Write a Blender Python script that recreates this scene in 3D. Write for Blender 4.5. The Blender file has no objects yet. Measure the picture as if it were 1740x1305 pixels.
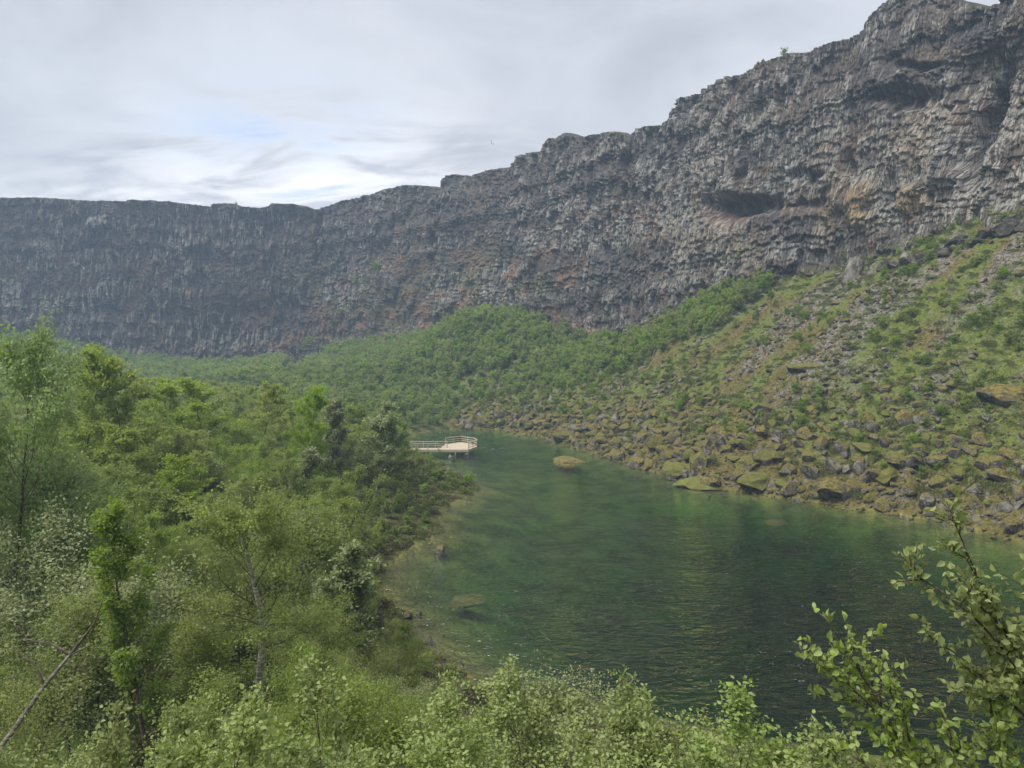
import bpy, math, random
import numpy as np
R = math.radians
scene = bpy.context.scene
COL = scene.collection
# ------------------------------------------------------------------ camera, sky, sun, exposure
CAMZ, F, PX0, PY0 = 16.0, 1206.0, 870.0, 652.5
PITCH = math.atan(52.5 / F)
cam_d = bpy.data.cameras.new('camera'); cam = bpy.data.objects.new('camera', cam_d); COL.objects.link(cam)
cam.location = (0, 0, CAMZ); cam.rotation_euler = (R(90) - PITCH, 0, 0)
cam_d.sensor_width = 36; cam_d.lens = 36 * F / 1740; cam_d.clip_start = 0.1; cam_d.clip_end = 3000
scene.camera = cam
SUN_EL, SUN_AZ = R(60), R(-112)          # azimuth from +Y, negative = to the left
world = bpy.data.worlds.new('World'); scene.world = world; world.use_nodes = True
sun_d = bpy.data.lights.new('sun', 'SUN'); sun_d.energy = 1.5; sun_d.angle = R(35); sun_d.color = (1, .97, .91)
sun = bpy.data.objects.new('sun', sun_d); COL.objects.link(sun)
sun.rotation_euler = (R(90) - SUN_EL, 0, math.pi - SUN_AZ)
scene.view_settings.view_transform = 'Standard'; scene.view_settings.look = 'None'
scene.view_settings.exposure = 1.75; scene.view_settings.gamma = 1; scene.view_settings.use_curve_mapping = False
scene.render.engine = 'CYCLES'
cy = scene.cycles
cy.use_denoising = True
try:
    cy.denoiser = 'OPENIMAGEDENOISE'; cy.denoising_input_passes = 'RGB_ALBEDO_NORMAL'; cy.denoising_prefilter = 'ACCURATE'
except Exception: pass
cy.max_bounces = 6; cy.diffuse_bounces = 4; cy.glossy_bounces = 2; cy.transmission_bounces = 4
cy.transparent_max_bounces = 6; cy.volume_bounces = 0; cy.caustics_reflective = False; cy.caustics_refractive = False
cy.sample_clamp_indirect = 4

# ------------------------------------------------------------------ node helper
class NT:
    def __init__(s, tree, clear=True):
        s.t = tree
        if clear: tree.nodes.clear()
    def n(s, typ, ins=None, **kw):
        nd = s.t.nodes.new(typ)
        for k, v in kw.items(): setattr(nd, k, v)
        for k, v in (ins or {}).items():
            sock = nd.inputs[k]
            if isinstance(v, bpy.types.NodeSocket): s.t.links.new(v, sock)
            elif isinstance(v, bpy.types.Node): s.t.links.new(v.outputs[0], sock)
            else:
                if isinstance(v, (tuple, list)) and sock.type == 'RGBA' and len(v) == 3: v = (*v, 1)
                sock.default_value = v
        return nd
    def m(s, op, a, b=0.0, c=None, clamp=False):
        i = {0: a, 1: b}
        if c is not None: i[2] = c
        return s.n('ShaderNodeMath', i, operation=op, use_clamp=clamp).outputs[0]
    def mix(s, f, a, b, bt='MIX'):
        nd = s.t.nodes.new('ShaderNodeMix'); nd.data_type = 'RGBA'; nd.blend_type = bt; nd.clamp_factor = True
        for k, v in ((0, f), (6, a), (7, b)):
            if isinstance(v, bpy.types.NodeSocket): s.t.links.new(v, nd.inputs[k])
            else: nd.inputs[k].default_value = (*v, 1) if isinstance(v, (tuple, list)) else v
        return nd.outputs[2]
    def noise(s, vec, scale, detail=4, rough=.55, dist=0.0):
        return s.n('ShaderNodeTexNoise', {'Vector': vec, 'Scale': scale, 'Detail': detail, 'Roughness': rough, 'Distortion': dist}).outputs[0]
    def ss(s, v, a, b):
        nd = s.n('ShaderNodeMapRange', {0: v, 1: a, 2: b, 3: 0.0, 4: 1.0}, interpolation_type='SMOOTHSTEP')
        return nd.outputs[0]
    def attr(s, name): return s.n('ShaderNodeAttribute', attribute_name=name).outputs['Fac']
    def vmul(s, v, k): return s.n('ShaderNodeVectorMath', {0: v, 1: k}, operation='MULTIPLY').outputs[0]

w = NT(world.node_tree)
tc = w.n('ShaderNodeTexCoord').outputs['Generated']
sky = w.n('ShaderNodeTexSky', sky_type='NISHITA', sun_disc=False, sun_elevation=SUN_EL, sun_rotation=SUN_AZ, altitude=0, air_density=1.0, dust_density=1.5)
sep = w.n('ShaderNodeSeparateXYZ', {0: tc})
zz = w.m('ADD', w.m('MAXIMUM', sep.outputs[2], 0.0), 0.22)
cx = w.m('DIVIDE', sep.outputs[0], zz); cyy = w.m('DIVIDE', sep.outputs[1], zz)
cv = w.n('ShaderNodeCombineXYZ', {0: cx, 1: cyy, 2: 0.0}).outputs[0]
n1 = w.noise(cv, 0.9, 6, .5, .35)
off = w.n('ShaderNodeVectorMath', {0: cv, 1: (7.3, 2.1, 4.0)}, operation='ADD').outputs[0]
n2 = w.noise(off, 1.7, 7, .55, .5)
n3 = w.noise(off, .55, 4, .5, .2)
cloudc = w.mix(w.ss(n2, .32, .68), (.385, .405, .46), (.52, .545, .60))
# brighter thin cloud and a pale blue gap low over the far cliff
def blobn(x0, y0, rx, ry):
    ax = w.m('DIVIDE', w.m('SUBTRACT', cx, x0), rx); ay = w.m('DIVIDE', w.m('SUBTRACT', cyy, y0), ry)
    return w.m('EXPONENT', w.m('MULTIPLY', w.m('ADD', w.m('MULTIPLY', ax, ax), w.m('MULTIPLY', ay, ay)), -1.0))
stv = w.n('ShaderNodeMapping', {'Vector': cv, 'Rotation': (0, 0, R(-12)), 'Scale': (1.0, 2.2, 1)}).outputs[0]
n4 = w.noise(stv, 2.4, 8, .58, .5); n5 = w.noise(stv, 1.1, 6, .5, .4)
gap = w.m('MULTIPLY', blobn(-.60, 1.84, .26, .20), w.ss(n4, .40, .60))
gap2 = w.m('MULTIPLY', blobn(-.45, 2.15, .5, .22), w.ss(n4, .55, .68))
gap = w.m('MAXIMUM', gap, w.m('MULTIPLY', gap2, .8))
g2 = w.m('MAXIMUM', blobn(-.60, 2.05, .50, .32), w.m('MULTIPLY', blobn(-1.4, 2.2, 1.0, .28), .8))
bright = w.m('MULTIPLY', g2, w.ss(n4, .34, .60))
lowdark = w.m('MULTIPLY', blobn(-1.25, 1.95, .5, .22), w.ss(n5, .40, .56))
cloudc = w.mix(w.m('MULTIPLY', lowdark, .6), cloudc, (.36, .385, .44))
cloudc = w.mix(bright, cloudc, (.94, .94, .955))
skyc = w.n('ShaderNodeVectorMath', {0: sky.outputs[0], 1: (.10, .10, .10)}, operation='MULTIPLY').outputs[0]
thin = w.mix(.7, skyc, (.44, .56, .80))
full = w.mix(w.m('MULTIPLY', gap, .85), cloudc, thin)
bg = w.n('ShaderNodeBackground', {0: full, 1: 0.44})
w.n('ShaderNodeOutputWorld', {0: bg})

# ------------------------------------------------------------------ numpy noise
def h2(ix, iy, seed):
    ix = np.asarray(ix).astype(np.int64).astype(np.uint32); iy = np.asarray(iy).astype(np.int64).astype(np.uint32)
    h = ix * np.uint32(374761393) + iy * np.uint32(668265263) + np.uint32((seed * 2246822519) & 0xffffffff)
    h = (h ^ (h >> np.uint32(13))) * np.uint32(1274126177)
    h = h ^ (h >> np.uint32(16)); h = h * np.uint32(2654435769); h = h ^ (h >> np.uint32(15))
    return h.astype(np.float64) / 4294967295.0
def vn(x, y, seed=0):
    x = np.asarray(x, float); y = np.asarray(y, float) + 0 * x; x = x + 0 * y
    ix = np.floor(x); iy = np.floor(y); fx = x - ix; fy = y - iy
    fx = fx * fx * (3 - 2 * fx); fy = fy * fy * (3 - 2 * fy)
    a = h2(ix, iy, seed); b = h2(ix + 1, iy, seed); c = h2(ix, iy + 1, seed); d = h2(ix + 1, iy + 1, seed)
    return (a * (1 - fx) + b * fx) * (1 - fy) + (c * (1 - fx) + d * fx) * fy
def fbm(x, y, seed=0, o=4, g=.5):
    t = 0; a = 1; s = 0
    for i in range(o):
        t = t + a * vn(x * 2 ** i + 17.3 * i, y * 2 ** i - 9.1 * i, seed + i); s += a; a *= g
    return t / s
def cell(x, y, seed=0, jit=.9):
    ix = np.floor(x); iy = np.floor(y)
    f1 = np.full(x.shape, 9.); f2 = np.full(x.shape, 9.); idv = np.zeros(x.shape)
    for dx in (-1, 0, 1):
        for dy in (-1, 0, 1):
            jx = ix + dx; jy = iy + dy
            px = jx + .5 + jit * (h2(jx, jy, seed) - .5); py = jy + .5 + jit * (h2(jx, jy, seed + 51) - .5)
            d = np.hypot(x - px, y - py)
            m = d < f1
            f2 = np.where(m, f1, np.minimum(f2, d)); idv = np.where(m, h2(jx, jy, seed + 99), idv); f1 = np.where(m, d, f1)
    return f1, f2, idv
def sst(v, a, b):
    t = np.clip((v - a) / (b - a), 0, 1); return t * t * (3 - 2 * t)

# ------------------------------------------------------------------ mesh helpers
def mesh_np(name, V, Fq, mats, attrs=None, smooth=False, uv=None, mat_idx=None):
    V = np.asarray(V, np.float32); Fq = np.asarray(Fq, np.int32)
    me = bpy.data.meshes.new(name); k = Fq.shape[1]
    me.vertices.add(len(V)); me.vertices.foreach_set('co', V.ravel())
    me.loops.add(Fq.size); me.loops.foreach_set('vertex_index', Fq.ravel())
    me.polygons.add(len(Fq)); me.polygons.foreach_set('loop_start', np.arange(0, Fq.size, k, dtype=np.int32))
    me.polygons.foreach_set('loop_total', np.full(len(Fq), k, np.int32))
    if smooth: me.polygons.foreach_set('use_smooth', np.ones(len(Fq), bool))
    if mat_idx is not None: me.polygons.foreach_set('material_index', np.asarray(mat_idx, np.int32))
    for a, v in (attrs or {}).items():
        at = me.attributes.new(a, 'FLOAT', 'POINT'); at.data.foreach_set('value', np.asarray(v, np.float32).ravel())
    if uv is not None:
        u = me.uv_layers.new(name='UVMap'); u.data.foreach_set('uv', np.asarray(uv, np.float32)[Fq.ravel()].ravel())
    for m in (mats if isinstance(mats, (list, tuple)) else [mats]): me.materials.append(m)
    me.update(calc_edges=True); return me
def link(name, data, parent=None, loc=None, label=None, cat=None, group=None, kind=None):
    o = bpy.data.objects.new(name, data); COL.objects.link(o)
    if parent: o.parent = parent
    if loc is not None: o.location = loc
    if label: o['label'] = label
    if cat: o['category'] = cat
    if group: o['group'] = group
    if kind: o['kind'] = kind
    return o
def grid_faces(nr, nc):
    i = np.arange(nr - 1)[:, None] * nc + np.arange(nc - 1)[None, :]
    return np.stack([i, i + 1, i + nc + 1, i + nc], -1).reshape(-1, 4)
def inpoly(x, y, P):
    x = np.asarray(x, float); y = np.asarray(y, float); r = np.zeros(np.broadcast(x, y).shape, bool)
    for (x0, y0), (x1, y1) in zip(P, P[1:] + P[:1]):
        if y0 == y1: continue
        c = (y0 > y) != (y1 > y)
        r ^= c & (x < (x1 - x0) * (y - y0) / (y1 - y0) + x0)
    return r
def segdist(X, Y, P, vals=None):
    best = np.full(X.shape, 1e9); bv = [np.zeros(X.shape) for _ in (vals or [])]
    for i in range(len(P) - 1):
        ax_, ay_ = P[i]; bx_, by_ = P[i + 1]; dx, dy = bx_ - ax_, by_ - ay_
        t = np.clip(((X - ax_) * dx + (Y - ay_) * dy) / (dx * dx + dy * dy + 1e-9), 0, 1)
        d = np.hypot(X - ax_ - t * dx, Y - ay_ - t * dy); m = d < best
        best = np.where(m, d, best)
        for k, v in enumerate(vals or []): bv[k] = np.where(m, v[i] * (1 - t) + v[i + 1] * t, bv[k])
    return best, bv

# ------------------------------------------------------------------ projection
cp, sp = math.cos(PITCH), math.sin(PITCH)
def pt(px, py, Y):                     # the point at plan depth Y seen at (px, py) in the photograph
    x = (px - PX0) / F; y = (PY0 - py) / F
    k = Y / (cp + sp * y); return np.array([x * k, Y, CAMZ + (-sp + cp * y) * k])
def ptz(px, py, z=0.0):                # the point at height z
    x = (px - PX0) / F; y = (PY0 - py) / F
    k = (z - CAMZ) / (-sp + cp * y); return np.array([x * k, (cp + sp * y) * k, z])
def proj(X, Y, Z):
    dz = Z - CAMZ; dep = Y * cp - dz * sp; dep = np.where(dep < .1, .1, dep)
    return PX0 + F * X / dep, PY0 - F * (Y * sp + dz * cp) / dep

# ------------------------------------------------------------------ plan: lake and cliff line
lake_px = [(735, 1105), (690, 1060), (655, 1015), (645, 975), (690, 938), (748, 905), (745, 868), (790, 845), (822, 832), (790, 812), (762, 798), (735, 780), (690, 765), (690, 740), (735, 731), (790, 727), (850, 730), (920, 743), (1000, 768), (1060, 787), (1130, 806), (1180, 828), (1250, 834), (1370, 850), (1500, 870), (1600, 886), (1740, 920)]
LAKE = [tuple(ptz(a, b)[:2]) for a, b in lake_px] + [(53, 50), (60, 38), (54, 25), (38, 21), (24, 24.5), (13, 27), (5, 30), (-1, 33)]
Ytab = [(-60, 286), (0, 288), (200, 292), (400, 299), (535, 301), (650, 284), (750, 262), (870, 234), (960, 211), (1080, 191), (1170, 174), (1260, 160), (1340, 150), (1470, 138), (1600, 125), (1740, 112), (1810, 106)]
rim = [(-60, 338), (0, 338), (60, 337), (160, 343), (213, 343), (217, 340), (290, 344), (340, 349), (358, 352), (364, 347), (398, 346), (412, 353), (440, 355), (458, 352), (462, 347), (490, 347), (520, 351), (535, 357), (575, 345), (620, 335), (655, 324), (700, 316), (740, 318), (752, 323), (756, 305), (770, 298), (800, 300), (830, 292), (868, 284), (876, 269), (915, 258), (930, 245), (945, 235), (965, 228), (990, 234), (997, 238), (1010, 232), (1035, 228), (1065, 230), (1079, 238), (1086, 225), (1095, 220), (1130, 215), (1145, 185), (1165, 168), (1190, 160), (1220, 138), (1260, 130), (1290, 115), (1320, 98), (1345, 92), (1375, 90), (1410, 76), (1464, 60), (1471, 36), (1490, 15), (1510, 0), (1540, -12), (1600, -14), (1618, 0), (1650, 8), (1700, 19), (1718, 8), (1726, -14), (1810, -30)]
basey = [(-60, 570), (0, 575), (150, 600), (300, 630), (420, 628), (500, 622), (560, 600), (620, 585), (700, 585), (780, 562), (870, 545), (930, 568), (980, 582), (1040, 580), (1100, 560), (1150, 540), (1250, 502), (1330, 478), (1440, 462), (1500, 440), (1560, 425), (1640, 400), (1740, 352), (1810, 340)]
def tab(T, x): return np.interp(x, [a for a, b in T], [b for a, b in T])
upx = np.arange(-60, 1810.1, 1.45)
yt = tab(Ytab, upx)
kk = np.exp(-.5 * (np.arange(-90, 91) / 32) ** 2); kk /= kk.sum()
yt = np.convolve(np.pad(yt, 90, mode='reflect', reflect_type='odd'), kk, 'valid')
mid = np.array([pt(p, q, y) for p, q, y in zip(upx, tab(rim, upx), yt)])
zb_mid = np.array([pt(p, q, y - 8)[2] for p, q, y in zip(upx, tab(basey, upx), yt)])
zb_mid = np.convolve(np.pad(zb_mid, 12, mode='edge'), np.ones(25) / 25, 'valid')
def ext(P, n):
    P = np.array(P, float); d = np.r_[0, np.cumsum(np.hypot(*np.diff(P[:, :2], axis=0).T))]
    s = np.linspace(0, d[-1], n); return np.stack([np.interp(s, d, P[:, k]) for k in range(4)], 1)
Lx = ext([(-330, -60, 14, 80), (-330, 90, 14, 80), (-300, 180, 16, 79), (-262, 245, 20, 78), (mid[0, 0], mid[0, 1], zb_mid[0], mid[0, 2])], 150)[:-1]
Rx = ext([(mid[-1, 0], mid[-1, 1], zb_mid[-1], mid[-1, 2]), (98, 84, 33, 80), (116, 50, 32, 78), (132, 0, 30, 78), (150, -60, 30, 78)], 150)[1:]
PX_ = np.r_[Lx[:, 0], mid[:, 0], Rx[:, 0]]; PY_ = np.r_[Lx[:, 1], mid[:, 1], Rx[:, 1]]
ZB = np.r_[Lx[:, 2], zb_mid, Rx[:, 2]]; ZT = np.r_[Lx[:, 3], mid[:, 2], Rx[:, 3]]
UP = np.r_[np.linspace(-700, -61, len(Lx)), upx, np.linspace(1811, 2400, len(Rx))]
S = np.r_[0, np.cumsum(np.hypot(np.diff(PX_), np.diff(PY_)))]
tx = np.gradient(PX_, S); ty = np.gradient(PY_, S)
k2 = np.ones(41) / 41
tx = np.convolve(np.pad(tx, 20, mode='edge'), k2, 'valid'); ty = np.convolve(np.pad(ty, 20, mode='edge'), k2, 'valid')
tl = np.hypot(tx, ty); NX, NY = ty / tl, -tx / tl      # towards the canyon
SETB = 7.0
ci = np.r_[np.arange(0, len(S), 12), len(S) - 1]
CL = list(zip(PX_[ci] + NX[ci] * SETB, PY_[ci] + NY[ci] * SETB)); CLz = ZB[ci]; CLu = UP[ci]
CAN = CL + [(150, -200), (-330, -200)]

def zfun(X, Y, fine=True):
    X = np.asarray(X, float); Y = np.asarray(Y, float)
    Lc = LAKE + LAKE[:1]
    d, _ = segdist(X, Y, Lc); ins = inpoly(X, Y, LAKE)
    dc, (zb, cu) = segdist(X, Y, CL, [CLz, CLu]); incan = inpoly(X, Y, CAN)
    t = d / (d + dc + .01); t = np.where(incan, t, 1)
    rightness = sst(X + .20 * (Y - 100) + 0 * Y, -12, 10) * sst(Y, -20, 10)
    p = 2.6 * (1 - rightness) + 1.04 * rightness
    z = zb * t ** p
    z = z + (1 - rightness) * np.minimum(3.2, .22 * d) * (1 - t) + rightness * np.minimum(.8, d * .4) * (1 - t)
    # mound in front of the far cliff and hollow behind it
    z = z + 7.5 * np.exp(-((X + 9) / 24) ** 2 - ((Y - 205) / 20) ** 2) - 3.0 * np.exp(-((X - 27) / 16) ** 2 - ((Y - 186) / 12) ** 2)
    z = z + 2.5 * np.exp(-((X + 60) / 25) ** 2 - ((Y - 190) / 30) ** 2)
    # hill under the viewpoint
    ang = np.arctan2(X, Y); rr = np.hypot(X, Y)
    reach = 31 + 8 * sst(-ang, .35, .9) + 14 * sst(ang, .75, 1.3) + 30 * sst(np.abs(ang), 1.5, 2.4)
    hh = 14.3 * np.clip(1 - rr / reach, 0, 1) ** (1.05 + .95 * sst(np.cos(ang), -.2, .5))
    z = np.where(ins, z, np.maximum(z, hh) + .25 * np.minimum(z, hh))
    n = (fbm(X / 14, Y / 14, 3, 4) - .5) * 2.6
    z = z + n * sst(d, 1, 9) * sst(rr, 4, 20)
    if fine:
        n2_ = (fbm(X / 2.6, Y / 2.6, 11, 3) - .5) * .5
        z = z + n2_ * sst(d, .3, 2) * sst(rr, 3, 10)
        f1, f2, idv = cell(X / 1.35 + .4 * vn(X, Y, 5), Y / 1.35, 21)
        lump = np.clip(1 - f1 * f1 * 1.7, 0, 1) * (.35 + .65 * idv)
        f1b, _, idb = cell(X / .55, Y / .55, 23)
        lump2 = np.clip(1 - f1b * f1b * 1.7, 0, 1)
        z = z + rightness * sst(d, 0, 1.2) * sst(rr, 20, 45) * (lump * .85 + .28 * lump2 - .45) * incan
    dep = np.minimum(d * .24, .7) + 6.8 * np.exp(-((X - 24) / 20) ** 2 - ((Y - 45) / 24) ** 2) * sst(d, 1.2, 9) + .35 * sst(d, 2, 10)
    dep = dep + .25 * (fbm(X / 2.5, Y / 2.5, 71, 3) - .5) * sst(d, 0, 2)
    return np.where(ins, -dep, np.maximum(z, .10 + np.minimum(d, 1) * .05)), d, ins, dc, t, rightness, zb, incan
def Z1(x, y): return float(zfun(np.array([x]), np.array([y]))[0][0])

# ------------------------------------------------------------------ materials
def mat(name):
    m = bpy.data.materials.new(name); m.use_nodes = True; return m, NT(m.node_tree)
def finish(nt, col, rough=.9, bump=None, bstr=.5, bdist=.1, spec=.2):
    ins = {'Base Color': col, 'Roughness': rough, 'Specular IOR Level': spec}
    if bump is not None:
        ins['Normal'] = nt.n('ShaderNodeBump', {'Height': bump, 'Strength': bstr, 'Distance': bdist}).outputs[0]
    p = nt.n('ShaderNodeBsdfPrincipled', ins); nt.n('ShaderNodeOutputMaterial', {0: p}); return p
# cliff
m_cliff, t = mat('basalt_cliff')
uvn = t.n('ShaderNodeUVMap', uv_map='UVMap').outputs[0]
st = t.n('ShaderNodeMapping', {'Vector': uvn, 'Scale': (2.9, .26, 1)}).outputs[0]
st2 = t.n('ShaderNodeMapping', {'Vector': uvn, 'Scale': (.5, 1.6, 1)}).outputs[0]
nst = t.noise(st, 1.0, 6, .62, .3); nled = t.noise(st2, 1.0, 5, .6, .6); nbig = t.noise(uvn, .05, 4, .55)
vor = t.n('ShaderNodeTexVoronoi', {'Vector': st, 'Scale': 1.4, 'Randomness': .9}, feature='DISTANCE_TO_EDGE').outputs[0]
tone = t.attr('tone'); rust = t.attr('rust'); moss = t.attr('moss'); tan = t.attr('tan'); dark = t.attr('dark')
base = t.mix(t.ss(nst, .3, .7), (.055, .051, .052), (.18, .165, .152))
base = t.mix(t.m('MULTIPLY', t.ss(nbig, .35, .65), .55), base, (.17, .125, .09))
pale = t.m('MULTIPLY', t.ss(tone, .41, .62), t.ss(nst, .40, .56))
base = t.mix(t.m('MULTIPLY', pale, .68), base, (.44, .425, .375))
base = t.mix(t.m('MULTIPLY', rust, t.ss(nled, .4, .62)), base, (.33, .185, .095))
base = t.mix(t.m('MULTIPLY', tan, t.ss(nst, .2, .6)), base, (.40, .29, .17))
base = t.mix(t.m('MULTIPLY', moss, t.ss(nled, .42, .6)), base, (.11, .12, .035))
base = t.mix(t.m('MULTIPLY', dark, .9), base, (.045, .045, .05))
base = t.mix(t.m('MULTIPLY', t.ss(vor, .05, .0), .35), base, (.03, .03, .033))  # crack shade painted into the rock colour along the joints
bmp = t.m('ADD', t.m('MULTIPLY', nst, 1.0), t.m('ADD', t.m('MULTIPLY', t.ss(vor, 0, .12), .6), t.m('MULTIPLY', nled, .8)))
finish(t, base, .92, bmp, .9, .35)
# terrain
m_ground, t = mat('slope_ground')
geo = t.n('ShaderNodeNewGeometry'); pos = geo.outputs['Position']
na = t.noise(pos, .35, 5, .6); nb = t.noise(pos, 2.2, 5, .65); nc = t.noise(pos, .09, 4, .55)
vor = t.n('ShaderNodeTexVoronoi', {'Vector': pos, 'Scale': 1.6}, feature='DISTANCE_TO_EDGE').outputs[0]
right = t.attr('right'); upper = t.attr('upper'); bed = t.attr('bed'); scree = t.attr('scree'); shore = t.attr('shore'); lush = t.attr('lush')
mossc = t.mix(t.ss(nb, .35, .68), (.070, .061, .019), (.18, .146, .048))
grass = t.mix(t.ss(nb, .3, .7), (.068, .092, .019), (.158, .180, .040))
rockc = t.mix(t.ss(nb, .3, .7), (.075, .066, .06), (.24, .215, .19))
rgt = t.mix(t.m('MULTIPLY', lush, .95), mossc, grass)
nz = t.n('ShaderNodeSeparateXYZ', {0: geo.outputs['Normal']}).outputs[2]
rf = t.m('MAXIMUM', t.m('MULTIPLY', t.ss(nz, .72, .5), .85), t.m('MULTIPLY', scree, t.ss(nb, .42, .54)))
rgt = t.mix(rf, rgt, rockc)
lft = t.mix(t.ss(na, .42, .62), (.085, .135, .024), (.12, .12, .04))
lft = t.mix(t.m('MULTIPLY', shore, t.ss(nb, .4, .6)), lft, (.075, .055, .03))
col = t.mix(right, lft, rgt)
bedc = t.mix(t.ss(na, .35, .65), (.10, .10, .030), (.25, .225, .065))
col = t.mix(bed, col, bedc)
finish(t, col, .95, t.m('ADD', nb, t.m('MULTIPLY', t.ss(vor, 0, .2), .5)), .8, .25)
# moss-topped boulders
def rock_mat(name, mossy, dk=1.0):
    m, t = mat(name)
    geo = t.n('ShaderNodeNewGeometry'); tcn = t.n('ShaderNodeTexCoord').outputs['Object']
    oi = t.n('ShaderNodeObjectInfo'); rnd = oi.outputs['Random']
    v = t.n('ShaderNodeVectorMath', {0: tcn, 1: rnd}, operation='ADD').outputs[0]
    a = t.noise(v, 1.6, 6, .65); b = t.noise(v, 7, 4, .65)
    nz = t.n('ShaderNodeSeparateXYZ', {0: geo.outputs['Normal']}).outputs[2]
    rc = t.mix(t.ss(a, .38, .62), (.058 * dk, .052 * dk, .043 * dk), (.215 * dk, .195 * dk, .160 * dk))
    rc = t.mix(t.m('MULTIPLY', t.ss(b, .55, .68), .7), rc, (.40 * dk, .38 * dk, .34 * dk))
    mc = t.mix(t.ss(b, .35, .65), (.070, .060, .017), (.20, .162, .052))
    mc = t.mix(t.m('MULTIPLY', t.ss(rnd, .5, 1.0), .6), mc, (.10, .12, .025))
    k = t.m('ADD', nz, t.m('ADD', t.m('MULTIPLY', t.m('SUBTRACT', a, .5), 1.6), t.m('MULTIPLY', t.m('SUBTRACT', rnd, .5), .35)))
    fac = t.ss(k, .62 - mossy, .78 - mossy)
    finish(t, t.mix(fac, rc, mc), .93, t.m('ADD', t.m('MULTIPLY', a, .8), t.m('MULTIPLY', b, .5)), .9, .12)
    return m
m_rock = rock_mat('mossy_rock', .52); m_bare = rock_mat('bare_rock', -.15)
def leaf_mat(name, c1, c2, trans=.35, back=None):
    m, t = mat(name)
    tint = t.attr('tint'); rnd = t.n('ShaderNodeObjectInfo').outputs['Random']
    c = t.mix(tint, c1, c2)
    hs = t.n('ShaderNodeHueSaturation', {'Hue': t.m('ADD', .482, t.m('MULTIPLY', rnd, .03)), 'Saturation': t.m('ADD', .82, t.m('MULTIPLY', rnd, .25)), 'Value': t.m('ADD', .84, t.m('MULTIPLY', t.m('FRACT', t.m('MULTIPLY', rnd, 7.3)), .32)), 'Color': c}).outputs[0]
    if back:
        bf = t.n('ShaderNodeNewGeometry').outputs['Backfacing']
        hs = t.mix(t.m('MULTIPLY', bf, .6), hs, back)
    p = t.n('ShaderNodeBsdfPrincipled', {'Base Color': hs, 'Roughness': .55, 'Specular IOR Level': .35})
    tr = t.n('ShaderNodeBsdfTranslucent', {0: hs})
    t.n('ShaderNodeOutputMaterial', {0: t.n('ShaderNodeMixShader', {0: trans, 1: p, 2: tr})})
    return m
m_birch = leaf_mat('birch_leaves', (.205, .285, .030), (.37, .47, .07), .55, (.25, .28, .12))
m_yellow = leaf_mat('yellow_green_leaves', (.20, .29, .028), (.38, .48, .06), .55)
m_rowan = leaf_mat('rowan_leaves', (.18, .27, .045), (.36, .46, .15), .5, (.28, .36, .18))
m_pale = leaf_mat('willow_leaves', (.17, .22, .075), (.38, .43, .18), .45, (.38, .41, .22))
m_dark = leaf_mat('shrub_leaves', (.18, .265, .032), (.36, .46, .08), .52)
m_near = leaf_mat('near_leaves', (.21, .28, .045), (.36, .45, .10), .45, (.32, .38, .16))
m_cover = leaf_mat('ground_cover', (.075, .105, .020), (.19, .215, .045), .3)
m_heath = leaf_mat('heath_cover', (.075, .05, .022), (.12, .12, .035), .2)
def bark(name, a, b):
    m, t = mat(name); v = t.n('ShaderNodeTexCoord').outputs['Object']
    v2 = t.n('ShaderNodeMapping', {'Vector': v, 'Scale': (3, 3, 14)}).outputs[0]
    n = t.noise(v2, 1.2, 4, .6); finish(t, t.mix(t.ss(n, .4, .6), a, b), .85, n, .4, .02); return m
m_bark = bark('brown_bark', (.06, .048, .035), (.14, .115, .09))
m_white = bark('silver_birch_bark', (.24, .22, .19), (.60, .58, .52))
m_dead = bark('lichened_bark', (.11, .10, .075), (.24, .22, .18))
m_wood, t = mat('new_pine_timber')
v = t.n('ShaderNodeTexCoord').outputs['Object']
n = t.noise(t.n('ShaderNodeMapping', {'Vector': v, 'Scale': (1, 8, 8)}).outputs[0], 2, 3, .5)
finish(t, t.mix(n, (.40, .33, .235), (.56, .49, .37)), .75, n, .2, .01)
m_bird, t = mat('bird_plumage'); finish(t, (.09, .09, .10), .8)
# water
m_water, t = mat('lake_water')
pos = t.n('ShaderNodeNewGeometry').outputs['Position']
mp = t.n('ShaderNodeMapping', {'Vector': pos, 'Rotation': (0, 0, R(14)), 'Scale': (.85, 1.5, 1)}).outputs[0]
wn = t.noise(mp, 1.1, 3, .6, .5); wn2 = t.noise(mp, .33, 3, .5, .4); wn3 = t.noise(mp, 2.2, 2, .6)
gust = t.noise(pos, .06, 3, .5)
hgt = t.m('ADD', t.m('MULTIPLY', wn, 1.0), t.m('ADD', t.m('MULTIPLY', wn2, .8), t.m('MULTIPLY', wn3, .18)))
bn = t.n('ShaderNodeBump', {'Height': hgt, 'Strength': t.m('ADD', .5, t.m('MULTIPLY', t.ss(gust, .35, .65), .5)), 'Distance': .85}).outputs[0]
fr = t.n('ShaderNodeFresnel', {'IOR': 1.333, 'Normal': bn}).outputs[0]
gl = t.n('ShaderNodeBsdfGlossy', {'Color': (1, 1, 1), 'Roughness': .03, 'Normal': bn})
trn = t.n('ShaderNodeBsdfTransparent', {0: (.95, .97, .96)})
vol = t.n('ShaderNodeVolumeAbsorption', {'Color': (.47, .78, .53), 'Density': .42})
t.n('ShaderNodeOutputMaterial', {0: t.n('ShaderNodeMixShader', {0: fr, 1: trn, 2: gl}), 1: vol})
m_haze, t = mat('haze_air')
t.n('ShaderNodeOutputMaterial', {1: t.n('ShaderNodeVolumePrincipled', {'Color': (.56, .76, 1.0), 'Density': .00082, 'Anisotropy': .15})})

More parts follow.
